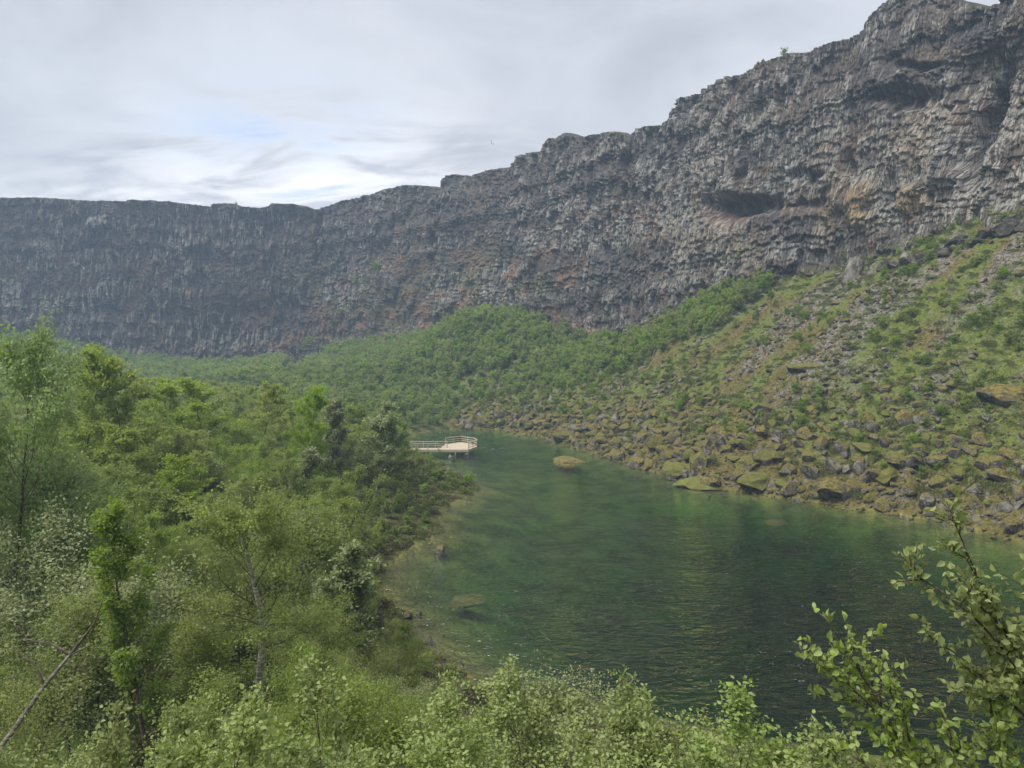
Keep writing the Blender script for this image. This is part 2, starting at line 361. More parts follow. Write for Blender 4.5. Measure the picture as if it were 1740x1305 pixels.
# ------------------------------------------------------------------ cliff mesh
NR = 310
v = np.linspace(0, 1, NR)[:, None]
z0 = (ZB - 9)[None, :]; zt = ZT[None, :]
Zg = z0 + (zt - z0) * v; Sg = np.broadcast_to(S[None, :], Zg.shape); Ug = np.broadcast_to(UP[None, :], Zg.shape)
hrel = (Zg - ZB[None, :]) / (zt - ZB[None, :])
disp = SETB * (1 - np.clip(hrel, 0, 1)) ** 1.3
disp = disp + 5 * (fbm(Sg / 38, Zg / 46, 31, 3) - .5) + 3.2 * (fbm(Sg / 12, Zg / 11, 33, 3) - .5)
colj = Sg + .35 * (vn(Sg / 1.1, Zg / 5, 51) - .5)
cq1 = colj / .88 + .5 * vn(colj / 3.1, Zg / 14, 52); cid = np.floor(cq1); cfr = cq1 - cid
Lz0 = Zg - Sg * .015 + 5 * (fbm(Sg / 45, Zg / 90, 35, 2) - .5) + 2.2 * (vn(Sg / 7, Zg / 30, 37) - .5) + .3 * vn(Sg / 1.6, Zg / 9, 38)
Lz = Lz0 + 2.0 * (h2(cid, cid * 0, 54) - .5) + 1.2 * (h2(np.floor(cq1 / 3.3), cid * 0, 56) - .5)
def ledge(L, h, seed):
    q = L / h + 1.3 * vn(L / h * .7, L * 0, seed); i = np.floor(q); p = q - i
    a = h2(i, i * 0, seed + 3); return (1 - p) ** .8 * a, a, p
l1, a1, p1 = ledge(Lz, 5.5, 41); l2, a2, p2 = ledge(Lz + 30, 2.3, 43); l3, _, _ = ledge(Lz + 11, 1.0, 45)
am = .4 + 1.2 * fbm(Sg / 18, Zg / 12, 47, 3)
disp = disp + 1.15 * l1 * am + .55 * l2 * am + .15 * l3 + .42 * (1 - (2 * cfr - 1) ** 2)
wx = Sg + .5 * (vn(Sg / 1.1, Zg / 3, 51) - .5)
_, _, c0 = cell(wx / 3.6, Lz / 4.5, 53); _, _, c1 = cell(wx / .95, Lz / 5.0 + 3, 55)
f1, f2, c2 = cell(wx / .5, Lz / 2.2 + 8, 57)
colm = sst(fbm(Sg / 22, Zg / 13, 59, 3), .38, .6)
smr = sst(Ug, 1290, 1420)
disp = disp + 1.5 * (c0 - .5) + (.7 + .7 * colm) * (c1 - .5) * (1 - .5 * smr) + .26 * (c2 - .5) * (1 - .6 * smr) - .22 * (1 - sst(f2 - f1, 0, .25))
def py_of(): return proj((PX_ + NX * 3)[None, :] + 0 * Zg, (PY_ + NY * 3)[None, :] + 0 * Zg, Zg)[1]
Pv = py_of()
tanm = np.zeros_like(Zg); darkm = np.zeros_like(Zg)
def blob(u, q, ru, rq): return np.exp(-(((Ug - u) / ru) ** 2 + ((Pv - q) / rq) ** 2) ** 2)
# alcoves and overhangs seen on the right wall
wob = 14 * (vn(Sg / 2.2, Zg / 2.2, 61) - .5)
Ug = Ug + wob * .9; Pv = Pv + wob
for (u, q, ru, rq, dd) in [(1290, 348, 62, 17, 4.5), (1265, 362, 40, 22, 3.0), (1712, 235, 32, 78, 7.5), (1690, 120, 60, 45, 2.5), (1560, 165, 60, 20, 2.6), (1580, 112, 42, 9, 2.2), (1470, 325, 10, 60, 2.2), (1560, 330, 12, 36, 1.8), (1415, 350, 28, 10, 1.6), (1395, 300, 40, 12, 1.4), (748, 400, 4, 70, 2.5), (542, 410, 5, 60, 2.5), (1075, 300, 5, 60, 2)]:
    disp = disp - dd * blob(u, q, ru, rq)
for (u, q, ru, rq, dd) in [(1500, 345, 26, 38, 2.4), (1612, 345, 24, 30, 2.4), (1440, 330, 26, 40, 1.6), (1660, 270, 22, 60, 2.0), (1590, 255, 26, 40, 1.4), (1385, 380, 30, 30, 1.2)]:
    disp = disp + dd * blob(u, q, ru, rq)
for (u, q, ru, rq, k_) in [(1505, 350, 28, 40, .95), (1612, 350, 25, 30, .9), (1440, 380, 22, 30, .45), (1455, 330, 16, 40, .4), (1640, 95, 70, 16, .35), (1185, 400, 60, 12, .2), (1590, 240, 45, 60, .3), (1350, 195, 45, 20, .2)]:
    tanm = np.maximum(tanm, k_ * blob(u, q, ru, rq))
for (u, q, ru, rq, k_) in [(1720, 230, 34, 90, .75), (1680, 70, 60, 50, .35), (1540, 150, 55, 25, .35)]:  # alcove shade painted into the colour, plus damp stain near the right edge
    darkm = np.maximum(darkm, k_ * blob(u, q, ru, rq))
Ug = Ug - wob * .9; Pv = Pv - wob
smoothr = sst(Ug, 1300, 1480) * sst(Pv, 180, 290)       # smoother wall above the right scree
tone = .45 * c1 + .30 * c2 + .25 * c0
band = sst(fbm(Sg / 30, Zg / 7, 63, 4), .42, .62) * (.35 + .65 * sst(hrel, 1.0, .55))
right_w = sst(Ug, 900, 1250)
tone = tone * (.75 + .25 * colm) * (.72 + .4 * band) + .10 * right_w + .08 * smoothr
lowmid = sst(Ug, 330, 560) * sst(Ug, 1120, 900) * sst(hrel, .62, .25)
rustm = sst(fbm(Sg / 6.5, Zg / 4.5, 65, 4),   .57 - .10 * lowmid, .67 - .10 * lowmid) * (.35 + .75 * lowmid + .2 * sst(Ug, 340, 100)) * sst(hrel, .8, .5)
for (u, q, ru, rq) in [(1095, 365, 14, 6), (1060, 355, 9, 6), (1167, 418, 4, 5), (690, 440, 14, 9), (450, 500, 16, 6), (380, 455, 22, 6), (325, 495, 8, 12), (990, 460, 12, 14), (715, 500, 14, 16)]:
    rustm = np.maximum(rustm, .9 * blob(u, q, ru, rq))
mossm = sst(fbm(Sg / 9, Zg / 6, 67, 4) + .10 * sst(Ug, 380, 600) * sst(Ug, 1100, 900), .56, .66) * sst(hrel, .75, .2) * (.15 + .85 * sst(Ug, 350, 560) * sst(Ug, 1150, 900))
mossm = np.maximum(mossm, .9 * sst(hrel, .06, .0)); mossm = np.maximum(mossm, .8 * sst(hrel, .985, 1.0))
for (u, q, ru, rq) in [(840, 430, 40, 60), (820, 470, 50, 30), (930, 500, 60, 25), (1060, 320, 30, 14), (1300, 425, 35, 30)]:
    mossm = np.maximum(mossm, .75 * blob(u, q, ru, rq) * sst(fbm(Sg / 2.5, Zg / 1.8, 69, 3), .42, .55))
wdx = np.clip((Ug - 1300) / 200, 0, 1)
Xg = PX_[None, :] + NX[None, :] * disp; Yg = PY_[None, :] + NY[None, :] * disp
Vc = np.stack([Xg, Yg, Zg], -1).reshape(-1, 3)
# rounded rim running back on to the plateau
back = []
for j, (bd, dz) in enumerate([(1.2, .35), (3.0, .6), (8, .5), (30, -.5)]):
    back.append(np.stack([Xg[-1] - NX * bd, Yg[-1] - NY * bd, ZT + dz * (.3 + .9 * vn(S / 2.5, S * 0 + j, 77)) - (0 if j < 2 else .6)], -1))
Vc = np.concatenate([Vc] + back); nrow = NR + 4
def padr(a, val): return np.concatenate([a.ravel(), np.full(4 * len(S), val)])
UVc = np.stack([np.tile(S, nrow), np.concatenate([Lz.ravel(), np.repeat([100, 102, 107, 130], len(S))])], -1)
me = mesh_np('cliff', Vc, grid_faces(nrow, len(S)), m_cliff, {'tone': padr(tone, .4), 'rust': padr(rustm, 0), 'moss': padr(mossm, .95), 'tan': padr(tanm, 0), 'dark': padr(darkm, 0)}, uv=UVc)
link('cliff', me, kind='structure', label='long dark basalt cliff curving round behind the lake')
pv = []
for bd, dz in [(28, -.6), (60, -2), (140, -3), (260, -4)]:
    pv.append(np.stack([PX_ - NX * bd, PY_ - NY * bd, ZT * 0 + 76.0 + dz], -1)[::8])
pv[0][:, 2] = ZT[::8] - 1.5
nn = len(pv[0]); a_ = {k_: np.full(nn * 4, x_) for k_, x_ in (('right', 1), ('upper', 1), ('bed', 0), ('scree', .2), ('shore', 0), ('lush', .6))}
link('plateau_ground', mesh_np('plateau_ground', np.concatenate(pv), grid_faces(4, nn), m_ground, a_), kind='structure')

# ------------------------------------------------------------------ terrain sheet (polar grid about the viewpoint)
a1_ = np.linspace(-math.pi, R(-42), 70)[:-1]; a2_ = np.linspace(R(-42), R(42), 620); a3_ = np.linspace(R(42), math.pi, 70)[1:]
AN = np.r_[a1_, a2_, a3_]
RD = np.r_[0, .8, 1.6, 2.5, 3.5, np.geomspace(4.5, 60, 110)[:], np.geomspace(60.5, 330, 330), 400]
AG, RG = np.meshgrid(AN, RD); XG = RG * np.sin(AG); YG = RG * np.cos(AG)
Zt, dS, insG, dcG, tG, rtG, zbG, canG = zfun(XG, YG)
Zt = np.where(canG, Zt, zbG - 3)
pxG, pyG = proj(XG, YG, Zt)
upper = sst(tG, .45, .9) * rtG
scr = fbm((XG * .89 + YG * .45) / 16 + 5, (-XG * .45 + YG * .89) / 5.5, 81, 4)        # scree tongues running down the slope
scree = sst(scr + .07 * upper, .50, .60) * sst(dS, 8, 22) * rtG
lush = sst(fbm((XG * .89 + YG * .45) / 15 + 1, (-XG * .45 + YG * .89) / 7, 83, 4) + .09 * sst(dS, 5, 30) + .06 * sst(YG, 110, 170) + .05 * upper, .44, .54) * sst(dS, 2, 8)
att = {'right': rtG, 'upper': upper, 'bed': insG.astype(float), 'scree': scree, 'shore': sst(dS, 14, 3) * (1 - rtG), 'lush': lush}
link('ground', mesh_np('ground', np.stack([XG, YG, Zt], -1).reshape(-1, 3), grid_faces(len(RD), len(AN)), m_ground, {k_: x_.ravel() for k_, x_ in att.items()}, smooth=True), kind='structure', label='mossy talus slope, lake bed and forest floor')

# ------------------------------------------------------------------ water body: a closed volume sunk into the ground
cxl, cyl = np.mean(LAKE, axis=0)
bx0, bx1, by0, by1 = -45, 66, 14, 160
def lake_grid(z): return [(bx0, by0, z), (bx1, by0, z), (bx1, by1, z), (bx0, by1, z)]
lo = [(x_ + (x_ - cxl) * .05, y_ + (y_ - cyl) * .04) for x_, y_ in LAKE]
nL = len(lo); bmv = [(x_, y_, 0.0) for x_, y_ in lo] + [(x_, y_, -9.5) for x_, y_ in lo]
wm = bpy.data.meshes.new('lake_water')
wm.from_pydata(bmv, [], [list(range(nL))[::-1] if False else list(range(nL)), list(range(2 * nL - 1, nL - 1, -1))] + [[i, i + nL, (i + 1) % nL + nL, (i + 1) % nL] for i in range(nL)])
wm.materials.append(m_water)
import bmesh
b_ = bmesh.new(); b_.from_mesh(wm); bmesh.ops.recalc_face_normals(b_, faces=b_.faces); b_.to_mesh(wm); b_.free()
link('lake_water', wm, kind='structure', label='clear green lake rippled by the wind')

# ------------------------------------------------------------------ trees
def tubes(paths, ns=5):
    Vs, Fs, o = [], [], 0
    aa = np.arange(ns) * 2 * math.pi / ns
    for P, rad in paths:
        P = np.asarray(P, float); n = len(P); T = np.gradient(P, axis=0); T /= np.linalg.norm(T, axis=1)[:, None] + 1e-9
        ref = np.where(np.abs(T[:, 2:3]) > .9, np.array([[1., 0, 0]]), np.array([[0, 0, 1.]]))
        A = np.cross(T, ref); A /= np.linalg.norm(A, axis=1)[:, None] + 1e-9; B = np.cross(T, A)
        ring = P[:, None, :] + np.asarray(rad)[:, None, None] * (np.cos(aa)[None, :, None] * A[:, None, :] + np.sin(aa)[None, :, None] * B[:, None, :])
        Vs.append(ring.reshape(-1, 3))
        i = np.arange(n - 1)[:, None] * ns + np.arange(ns)[None, :]; j = np.arange(n - 1)[:, None] * ns + (np.arange(ns) + 1)[None, :] % ns
        Fs.append(np.stack([i, j, j + ns, i + ns], -1).reshape(-1, 4) + o); o += n * ns
    return np.concatenate(Vs), np.concatenate(Fs)
def leaves(rng, P, D, size, up=.9, ovate=False, tint=None, wid=.62):
    n = len(P)
    N = rng.normal(size=(n, 3)); N[:, 2] = N[:, 2] * .7 + up; N /= np.linalg.norm(N, axis=1)[:, None]
    A = D + rng.normal(size=(n, 3)) * .7; A -= (A * N).sum(1)[:, None] * N; A /= np.linalg.norm(A, axis=1)[:, None] + 1e-9
    B = np.cross(N, A); L = (size * rng.uniform(.65, 1.25, n))[:, None]
    if tint is None: tint = rng.uniform(0, 1, n)
    if not ovate:
        V = np.stack([P, P + A * L * .5 + B * L * wid * .5 + N * L * .08, P + A * L, P + A * L * .5 - B * L * wid * .5 + N * L * .08], 1)
        Fq = np.arange(n * 4).reshape(n, 4); return V.reshape(-1, 3), Fq, np.repeat(tint, 4)
    up_ = N * L * .12
    V = np.stack([P, P + A * L * .28 + B * L * .33 + up_, P + A * L * .66 + B * L * .27 + up_, P + A * L * 1.05 - N * L * .05, P + A * L * .66 - B * L * .27 + up_, P + A * L * .28 - B * L * .33 + up_], 1)
    b = np.arange(n)[:, None] * 6
    Fq = np.concatenate([b + np.array([[0, 1, 2, 3]]), b + np.array([[0, 3, 4, 5]])]); return V.reshape(-1, 3), Fq, np.repeat(tint, 6)
def unit(v): v = np.asarray(v, float); return v / (np.linalg.norm(v) + 1e-9)
def curve(rng, p, d, L, n, wob=.15, rise=.0):
    P = [np.array(p, float)]; d = unit(d)
    for i in range(n):
        d = unit(d + rng.normal(size=3) * wob + np.array([0, 0, rise])); P.append(P[-1] + d * L / n)
    return np.array(P)
PROTO = {}
def tree_proto(key, kindname, seed, H, spread, nstem, nlimb, leafsize, nleaf, lm, bm_, style='round', ovate=False, f0=.22, trunk_r=.07, ntw=7):
    rng = np.random.default_rng(seed); trunk, wood, src = [], [], []
    for s in range(nstem):
        a = rng.uniform(0, 6.28); lean = rng.uniform(.05, .30) if nstem > 1 else .05
        hh = H * (1 if s == 0 else rng.uniform(.7, .95))
        P = curve(rng, (0.1 * math.cos(a) * (s > 0), .1 * math.sin(a) * (s > 0), -.3), (lean * math.cos(a), lean * math.sin(a), 1), hh + .3, 10, .07, .03)
        r0 = trunk_r * H / 7 * (1 if s == 0 else .75); trunk.append((P, np.linspace(r0, r0 * .12, 11)))
        for k in range(nlimb):
            f = f0 + (1 - f0) * ((k + rng.uniform(0, 1)) / nlimb) ** .85; f = min(f, .985)
            q = f * 10; i = int(q); p = P[i] * (1 - q + i) + P[min(i + 1, 10)] * (q - i)
            az = k * 2.4 + rng.uniform(-.5, .5) + s * 1.3; g = (f - f0) / (1 - f0)
            if style == 'round': prof = (math.sin(math.pi * min(1, .18 + .82 * g)) ** .6) * .85 + .2; el = .45 + .6 * g; rise = .05
            elif style == 'layer': prof = (1 - g) ** .6 * .75 + .28; el = .30 + .7 * g ** 2; rise = .02
            elif style == 'low': prof = .95 - .35 * g; el = .25 + .9 * g; rise = .04
            else: prof = (1 - g) ** .5 * .8 + .25; el = .8 + .5 * g; rise = .08
            Ll = spread * prof * rng.uniform(.7, 1.15)
            d = (math.cos(az) * math.cos(el), math.sin(az) * math.cos(el), math.sin(el))
            Q = curve(rng, p, d, Ll, 6, .16, rise); rr = max(r0 * (1 - f) * .45, .005 * H / 7 + .004)
            wood.append((Q, np.linspace(rr, rr * .25, 7)))
            for m_ in range(ntw):
                fq = rng.uniform(.25, 1) * 6; ii = min(int(fq), 5); pp = Q[ii] + (Q[ii + 1] - Q[ii]) * (fq - ii)
                dd = unit(unit(Q[ii + 1] - Q[ii]) + rng.normal(size=3) * (.55, .55, .30 if style == 'layer' else .5))
                T = curve(rng, pp, dd, Ll * rng.uniform(.22, .42), 3, .18, .03)
                wood.append((T, np.linspace(rr * .4, rr * .15, 4))); src.append((T, dd, g))
    n_each = rng.multinomial(nleaf, np.ones(len(src)) / len(src)); PP, DD, TT = [], [], []
    for (T, dd, g), n in zip(src, n_each):
        u = rng.uniform(.05, 1.05, n) * 3; i = np.clip(u.astype(int), 0, 2); p = T[i] + (T[i + 1] - T[i]) * (u - i)[:, None]
        j = spread * (.055 if not ovate else .035); p = p + rng.normal(size=(n, 3)) * (j, j, j * (.4 if style == 'layer' else .8))
        PP.append(p); DD.append(np.tile(dd, (n, 1))); TT.append(np.clip(rng.normal(.25 + .45 * g + rng.uniform(-.2, .2), .18, n), 0, 1))
    V, Fq, tn = leaves(rng, np.concatenate(PP), np.concatenate(DD), leafsize, .75, ovate, np.concatenate(TT))
    VL = V
    me_l = mesh_np(key + '_leaves', V, Fq, lm, {'tint': tn})
    V, Fq = tubes(trunk, 6); me_t = mesh_np(key + '_trunk', V, Fq, bm_, smooth=True)
    V, Fq = tubes(wood, 3); me_w = mesh_np(key + '_wood', V, Fq, bm_ if bm_ is m_bark else m_bark, smooth=True)
    zmax = float(np.percentile(VL[:, 2], 99.6))
    PROTO[key] = dict(H=zmax, spread=spread, kind=kindname, crown=me_l, trunk=me_t, wood=me_w)
for k in range(4): tree_proto(f'birch_mid{k}', 'birch_tree', 100 + k, 7, 1.9 + .25 * k, 2 + k % 2, 14, .12, 11500, m_birch, m_white if k % 2 else m_bark)
for k in range(3): tree_proto(f'birch_far{k}', 'birch_tree', 110 + k, 7, 2.3, 2, 13, .19, 5200, m_birch, m_bark, ntw=5)
for k in range(3): tree_proto(f'yellow{k}', 'rowan_tree', 120 + k, 8, 2.7, 1, 34, .16, 10000, m_yellow, m_bark, 'layer', f0=.12)
for k in range(2): tree_proto(f'pale{k}', 'willow_tree', 130 + k, 6.5, 2.1, 1, 20, .16, 12000, m_pale, m_white, 'up', ntw=6)
for k in range(4): tree_proto(f'birch_close{k}', 'birch_tree', 140 + k, 5.5, 2.5, 2 + k % 2, 16, .075, 17500, m_birch if k < 3 else m_pale, m_bark, 'round' if k % 2 else 'up', ntw=12, trunk_r=.06)
tree_proto('big', 'rowan_tree', 150, 11, 3.9, 2, 30, .16, 22000, m_rowan, m_bark, 'round', ntw=10)
tree_proto('slender', 'birch_tree', 152, 8, 1.4, 1, 22, .085, 12000, m_birch, m_bark, 'up', f0=.35, trunk_r=.06)
tree_proto('whitebirch', 'birch_tree', 153, 8, 2.3, 1, 22, .085, 12000, m_birch, m_white, 'round', f0=.50, trunk_r=.14)
for k in range(4): tree_proto(f'shrub{k}', 'birch_shrub', 160 + k, 3, 1.9, 3, 7, .24, 2000, m_dark, m_bark, 'low', f0=.1, ntw=5)
for k in range(3): tree_proto(f'fore{k}', 'birch_tree', 170 + k, 3.6, 1.35, 2, 14, .052, 4600, m_near, m_bark, 'up', ovate=True, ntw=9, trunk_r=.05)
def add_tree(key, x, y, H, label, cat='tree', group=None, rot=0, wide=1.0, name=None, z=None, bare=False):
    p = PROTO[key]; z = (Z1(x, y) if z is None else z) - .1
    r = link(name or p['kind'], None, None, (x, y, z), label, cat, group); r.empty_display_size = .5
    s = H / p['H']; r.scale = (s * wide, s * wide, s); r.rotation_euler = (0, 0, rot)
    link('trunk', p['trunk'], r); link('branches', p['wood'], r); link('crown', p['crown'], r); return r
LM = [(118, 50, 'the spindly-topped rowan'), (198, 48, 'the broad layered rowan'), (360, 62, 'the mid-skyline rowan'), (528, 64, 'the narrow pointed rowan'), (250, 46, 'the low bright rowan'), (330, 48, 'the half-hidden rowan'),
      (568, 66, 'the left slim willow'), (634, 68, 'the right slim willow'), (655, 62, 'the willow on the heath'), (545, 27, 'the fork-trunked willow'), (405, 25, 'the white-trunked birch'), (252, 17, 'the dark-trunked slender birch'),
      (60, 29, 'the dense left-edge rowan'), (120, 20, 'the airy pale birch'), (712, 108, 'the walkway'), (450, 6.6, 'the big-leaved bottom sapling'), (640, 8, 'the dense bottom sapling'), (890, 13, 'the slim water-side top'), (1185, 9, 'the twiggy dark top'), (1330, 7, 'the shoot left of the close boughs'), (210, 6, 'the bottom-left low sapling')]
def relto(px, y, marks=LM):
    m_ = min(marks, key=lambda q: ((q[0] - px) / 60) ** 2 + (math.log(max(y, 1) / q[1]) * 5) ** 2)
    dx = (px - m_[0]) / 60; dy = math.log(max(y, 1) / m_[1]) * 5
    far_ = 'well ' if max(abs(dx), abs(dy)) > 1.6 else 'just '
    return (far_ + ('left of ' if dx < 0 else 'right of ') if abs(dx) > abs(dy) else far_ + ('behind ' if dy > 0 else 'in front of ')) + m_[2]
rng = random.Random(7)
W = [(745, 728), (722, 745), (703, 750), (703, 768), (745, 778), (765, 800), (790, 808), (822, 828), (822, 842), (765, 858), (752, 905), (690, 945), (655, 965), (645, 1000), (665, 1050), (735, 1095), (745, 1130), (790, 1185), (1090, 1200), (1200, 1230), (1340, 1290), (1800, 1305), (1800, 600), (1130, 640), (900, 640), (850, 728)]
def H_for(px, pytop, Y): P = pt(px, pytop, Y); return P[0], Y, P[2] - Z1(P[0], Y)
placed = []
def hero(key, px, py, Y, label, wide=1.0, rot=0, group=None, cat='tree', name=None):
    x, y, H = H_for(px, py, Y); H = max(H, 1.0)
    add_tree(key, x, y, H, label, cat, group, rot, wide, name); placed.append((x, y, PROTO[key]['spread'] * H / PROTO[key]['H'] * .55 * wide))
hero('big', -55, 548, 24, 'large leafy rowan filling the left edge of the view, tallest of all', .74)
hero('big', 45, 700, 27, 'dense dark green rowan beside and below the tall one at the left edge', .85, 2.0)
hero('yellow0', 118, 588, 50, 'tall yellow-green rowan with a spindly top, leftmost of the bright ones', .9)
hero('yellow1', 198, 608, 48, 'broad yellow-green rowan with layered boughs standing above the left woodland', 1.0)
hero('yellow2', 360, 640, 62, 'yellow-green rowan in the middle of the woodland skyline', 1.1)
hero('yellow0', 428, 650, 68, 'yellow-green rowan just right of the middle of the woodland skyline', 1.0, 1.2)
hero('yellow1', 528, 655, 64, 'narrow pointed yellow-green rowan before the dark far bushes', .75, 3)
hero('yellow2', 285, 645, 60, 'rounded yellow-green rowan between two taller ones', 1.1, 4)
hero('yellow2', 250, 720, 46, 'bright green rowan lower down in front of the layered one', 1.2, 5)
hero('yellow0', 330, 770, 48, 'bright green rowan deep in the woodland, half hidden', 1.1, 2)
hero('pale0', 568, 676, 66, 'pale silvery willow, the left one of the two slim ones above the shore', 1)
hero('pale1', 634, 682, 68, 'pale silvery willow, the right one of the two slim ones nearest the jetty', 1.1)
hero('pale0', 655, 848, 62, 'small pale willow standing on the brown heath by the left shore', 1, 2)
hero('pale1', 545, 930, 27, 'pale-leaved willow with forked dark trunk above the near left shore', 1.2, 1)
hero('whitebirch', 415, 805, 21, 'birch with a bare silvery white trunk in the left foreground wood', 1.15)
hero('slender', 252, 850, 17.5, 'slender birch with a straight dark trunk in the left foreground', 1.1)
hero('birch_close3', 120, 905, 20, 'airy pale birch in front of the big rowan on the left', 1.2)
fg = [('fore0', 450, 1135, 6.6, 'birch sapling with big yellow-green leaves at the bottom left', 1.15), ('fore1', 560, 1160, 6.4, 'birch sapling with big yellow-green leaves, right of the bottom left one', 1.1),
      ('fore2', 890, 1085, 13, 'slim birch top reaching highest over the near water', .8), ('fore1', 985, 1120, 11, 'bushy young birch before the water, left of the twiggy gap', 1.2),
      ('fore0', 830, 1140, 12, 'young birch at the near shore left of the slim top', 1.1), ('fore2', 1185, 1128, 9, 'young birch with a twiggy dark top against the water', .9),
      ('fore1', 1130, 1165, 9.5, 'young birch leaning at the foot of the twiggy dark-topped one', 1.2), ('fore0', 1080, 1190, 9, 'low young birch in the middle of the bottom edge', 1.3),
      ('fore2', 940, 1180, 9.5, 'leafy young birch left of the middle of the bottom edge', 1.5), ('fore0', 1250, 1180, 8, 'leafy young birch right of the middle of the bottom edge', 1.3),
      ('fore1', 730, 1200, 8.5, 'leafy young birch at the bottom beside the near left shore', 1.4), ('fore2', 640, 1210, 8, 'dense young birch at the bottom between sapling and near shore', 1.4),
      ('fore0', 1330, 1215, 7, 'birch shoot at the bottom left of the close right-hand branches', 1.2), ('fore1', 850, 1215, 8, 'small birch top low on the bottom edge below the slim one', 1.4),
      ('fore2', 330, 1190, 7.5, 'grey-green birch sapling at the bottom, left of the bright sapling', 1.3), ('fore1', 40, 1215, 3.6, 'blurred close birch leaves in the bottom left corner', .8),
      ('fore0', 210, 1265, 6, 'low birch sapling along the bottom edge near the left corner', 1.3), ('fore2', 1010, 1240, 7, 'low leafy sapling poking into the bottom edge below the bushy one', 1.4),
      ('fore1', 1180, 1250, 6.5, 'low leafy sapling poking into the bottom edge under the twiggy one', 1.4), ('fore0', 740, 1262, 6.5, 'short leafy sapling poking into the bottom edge near the shore trees', 1.4)]
for i, (k, px, py, Y, lab, wd) in enumerate(fg): hero(k, px, py, Y, lab, wd, i * 1.7)
close = [(690, 1085, 28), (640, 1040, 31), (590, 1010, 31), (620, 1100, 22), (560, 1060, 24), (500, 1030, 25), (700, 1140, 20), (650, 1150, 17), (580, 1130, 17), (500, 1110, 18), (350, 1050, 20), (290, 1010, 22), (200, 960, 25), (150, 1000, 21), (60, 960, 23), (20, 1020, 18), (330, 940, 27), (470, 920, 30), (600, 950, 36), (335, 1150, 15), (760, 1170, 18), (810, 1180, 16), (540, 980, 33), (30, 900, 27), (440, 860, 37), (560, 890, 42), (300, 880, 36), (520, 850, 48), (390, 850, 44), (240, 860, 42)]
for i, (px, py, Y) in enumerate(close):
    x, y, H = H_for(px, py + rng.uniform(-15, 15), Y)
    if px > 560 and Y < 24: H = H * .9
    if H < 1.5: continue
    key = f'birch_close{rng.choice([0, 1, 2, 0, 1, 2, 3])}'
    add_tree(key, x, y, min(H, 8), f'bushy {"tall" if H > 5 else "low"} birch {relto(px, Y)} on the near left slope', 'tree', 'birches on the near left slope', rng.uniform(0, 6.28), rng.uniform(.95, 1.25)); placed.append((x, y, 1.2))
BOT = [(-100, 1130), (100, 1180), (300, 1190), (560, 1150), (650, 1130), (740, 1165), (830, 1175), (960, 1165), (1100, 1190), (1250, 1215), (1350, 1270), (1800, 1330)]
for i in range(50):
    Y = rng.uniform(5.5, 16); px = rng.uniform(-80, 1420)
    if px > 720 and rng.random() < .45: continue
    py = tab(BOT, px) + rng.uniform(0, 70) + (42 if px > 720 else 0) + (20 if Y < 8 else 0); x, _, H = H_for(px, py, Y)
    if H < .8 or any((x - a) ** 2 + (Y - b) ** 2 < .5 for a, b, r_ in placed): continue
    placed.append((x, Y, .5)); key = f'fore{rng.randrange(3)}' if rng.random() < .65 else f'birch_close{rng.randrange(4)}'
    loc_ = 'left' if px < 450 else 'middle' if px < 950 else 'right'
    add_tree(key, x, Y, min(H, 6.5), f'leafy young birch {relto(px, Y)} along the bottom edge', 'tree', 'young birches along the bottom edge', rng.uniform(0, 6.28), rng.uniform(.9, 1.3))
# woodland on the left: scattered in plan
ENV = [(-400, 560), (0, 650), (100, 642), (200, 645), (300, 648), (400, 656), (500, 672), (600, 700), (700, 712), (745, 740), (2000, 760)]
cand = []
gy = 30.0
while gy < 190:
    gx = -gy * .80 - 6
    while gx < 0:
        x, y = gx + rng.uniform(-1.2, 1.2), gy + rng.uniform(-1.2, 1.2); gx += 2.8 + gy * .004
        cand.append((x, y))
    gy += 2.8 + gy * .006
ca = np.array(cand); zz_, dd_, in_, dc_, t_, rt_, _, cn_ = zfun(ca[:, 0], ca[:, 1])
wood = []
for i, (x, y) in enumerate(cand):
    if in_[i] or dd_[i] < 1.2 or dc_[i] < 6: continue
    if any((x - a) ** 2 + (y - b) ** 2 < (r_ + .9) ** 2 for a, b, r_ in placed): continue
    H = rng.uniform(4.6, 7.6) + 1.6 * min(1, max(0, (y - 80) / 40)); z = zz_[i]; px, _ = proj(x, y, z)
    pye = tab(ENV, px) + rng.uniform(-4, 26)
    Hm = pt(px, pye, y)[2] - z; H = min(H, Hm)
    if y > 118 and x > -.25 * y + 4: H = min(H, 4.5)
    if H < 1.6: continue
    ok = False
    for _ in range(4):
        r_ = H * .27 * F / y; ptop = proj(x, y, z + H)[1]; pm = proj(x, y, z + H * .55)[1]
        pb0 = proj(x, y, z)[1]; aa_ = np.linspace(0, 1, 9)
        if not (inpoly(np.r_[px + r_ * np.sin(aa_ * 3.14), px + 0 * aa_, px - .6 * r_ * np.sin(aa_ * 3.14)], np.tile(ptop + 2 + aa_ * (pb0 - ptop - 6), 3), W).any()): ok = True; break
        H *= .75
    if not ok or H < 1.3: continue
    pb = proj(x, y, z)[1]
    if 530 < px < 790 and 832 < pb < 968: H = rng.uniform(.8, 1.6)
    wood.append((H * F / y, x, y, z, H))
wood.sort(reverse=True)
def wlabel(px, y, H):
    sz = 'tall' if H > 6.3 else 'middling' if H > 4.5 else 'short' if H > 2.2 else 'knee-high'
    return f'{sz} green birch {relto(px, y)} in the left woodland' if H > 2.2 else f'low birch bush on the open heath {relto(px, y)}'
indiv, rest = wood[:270], wood[270:]
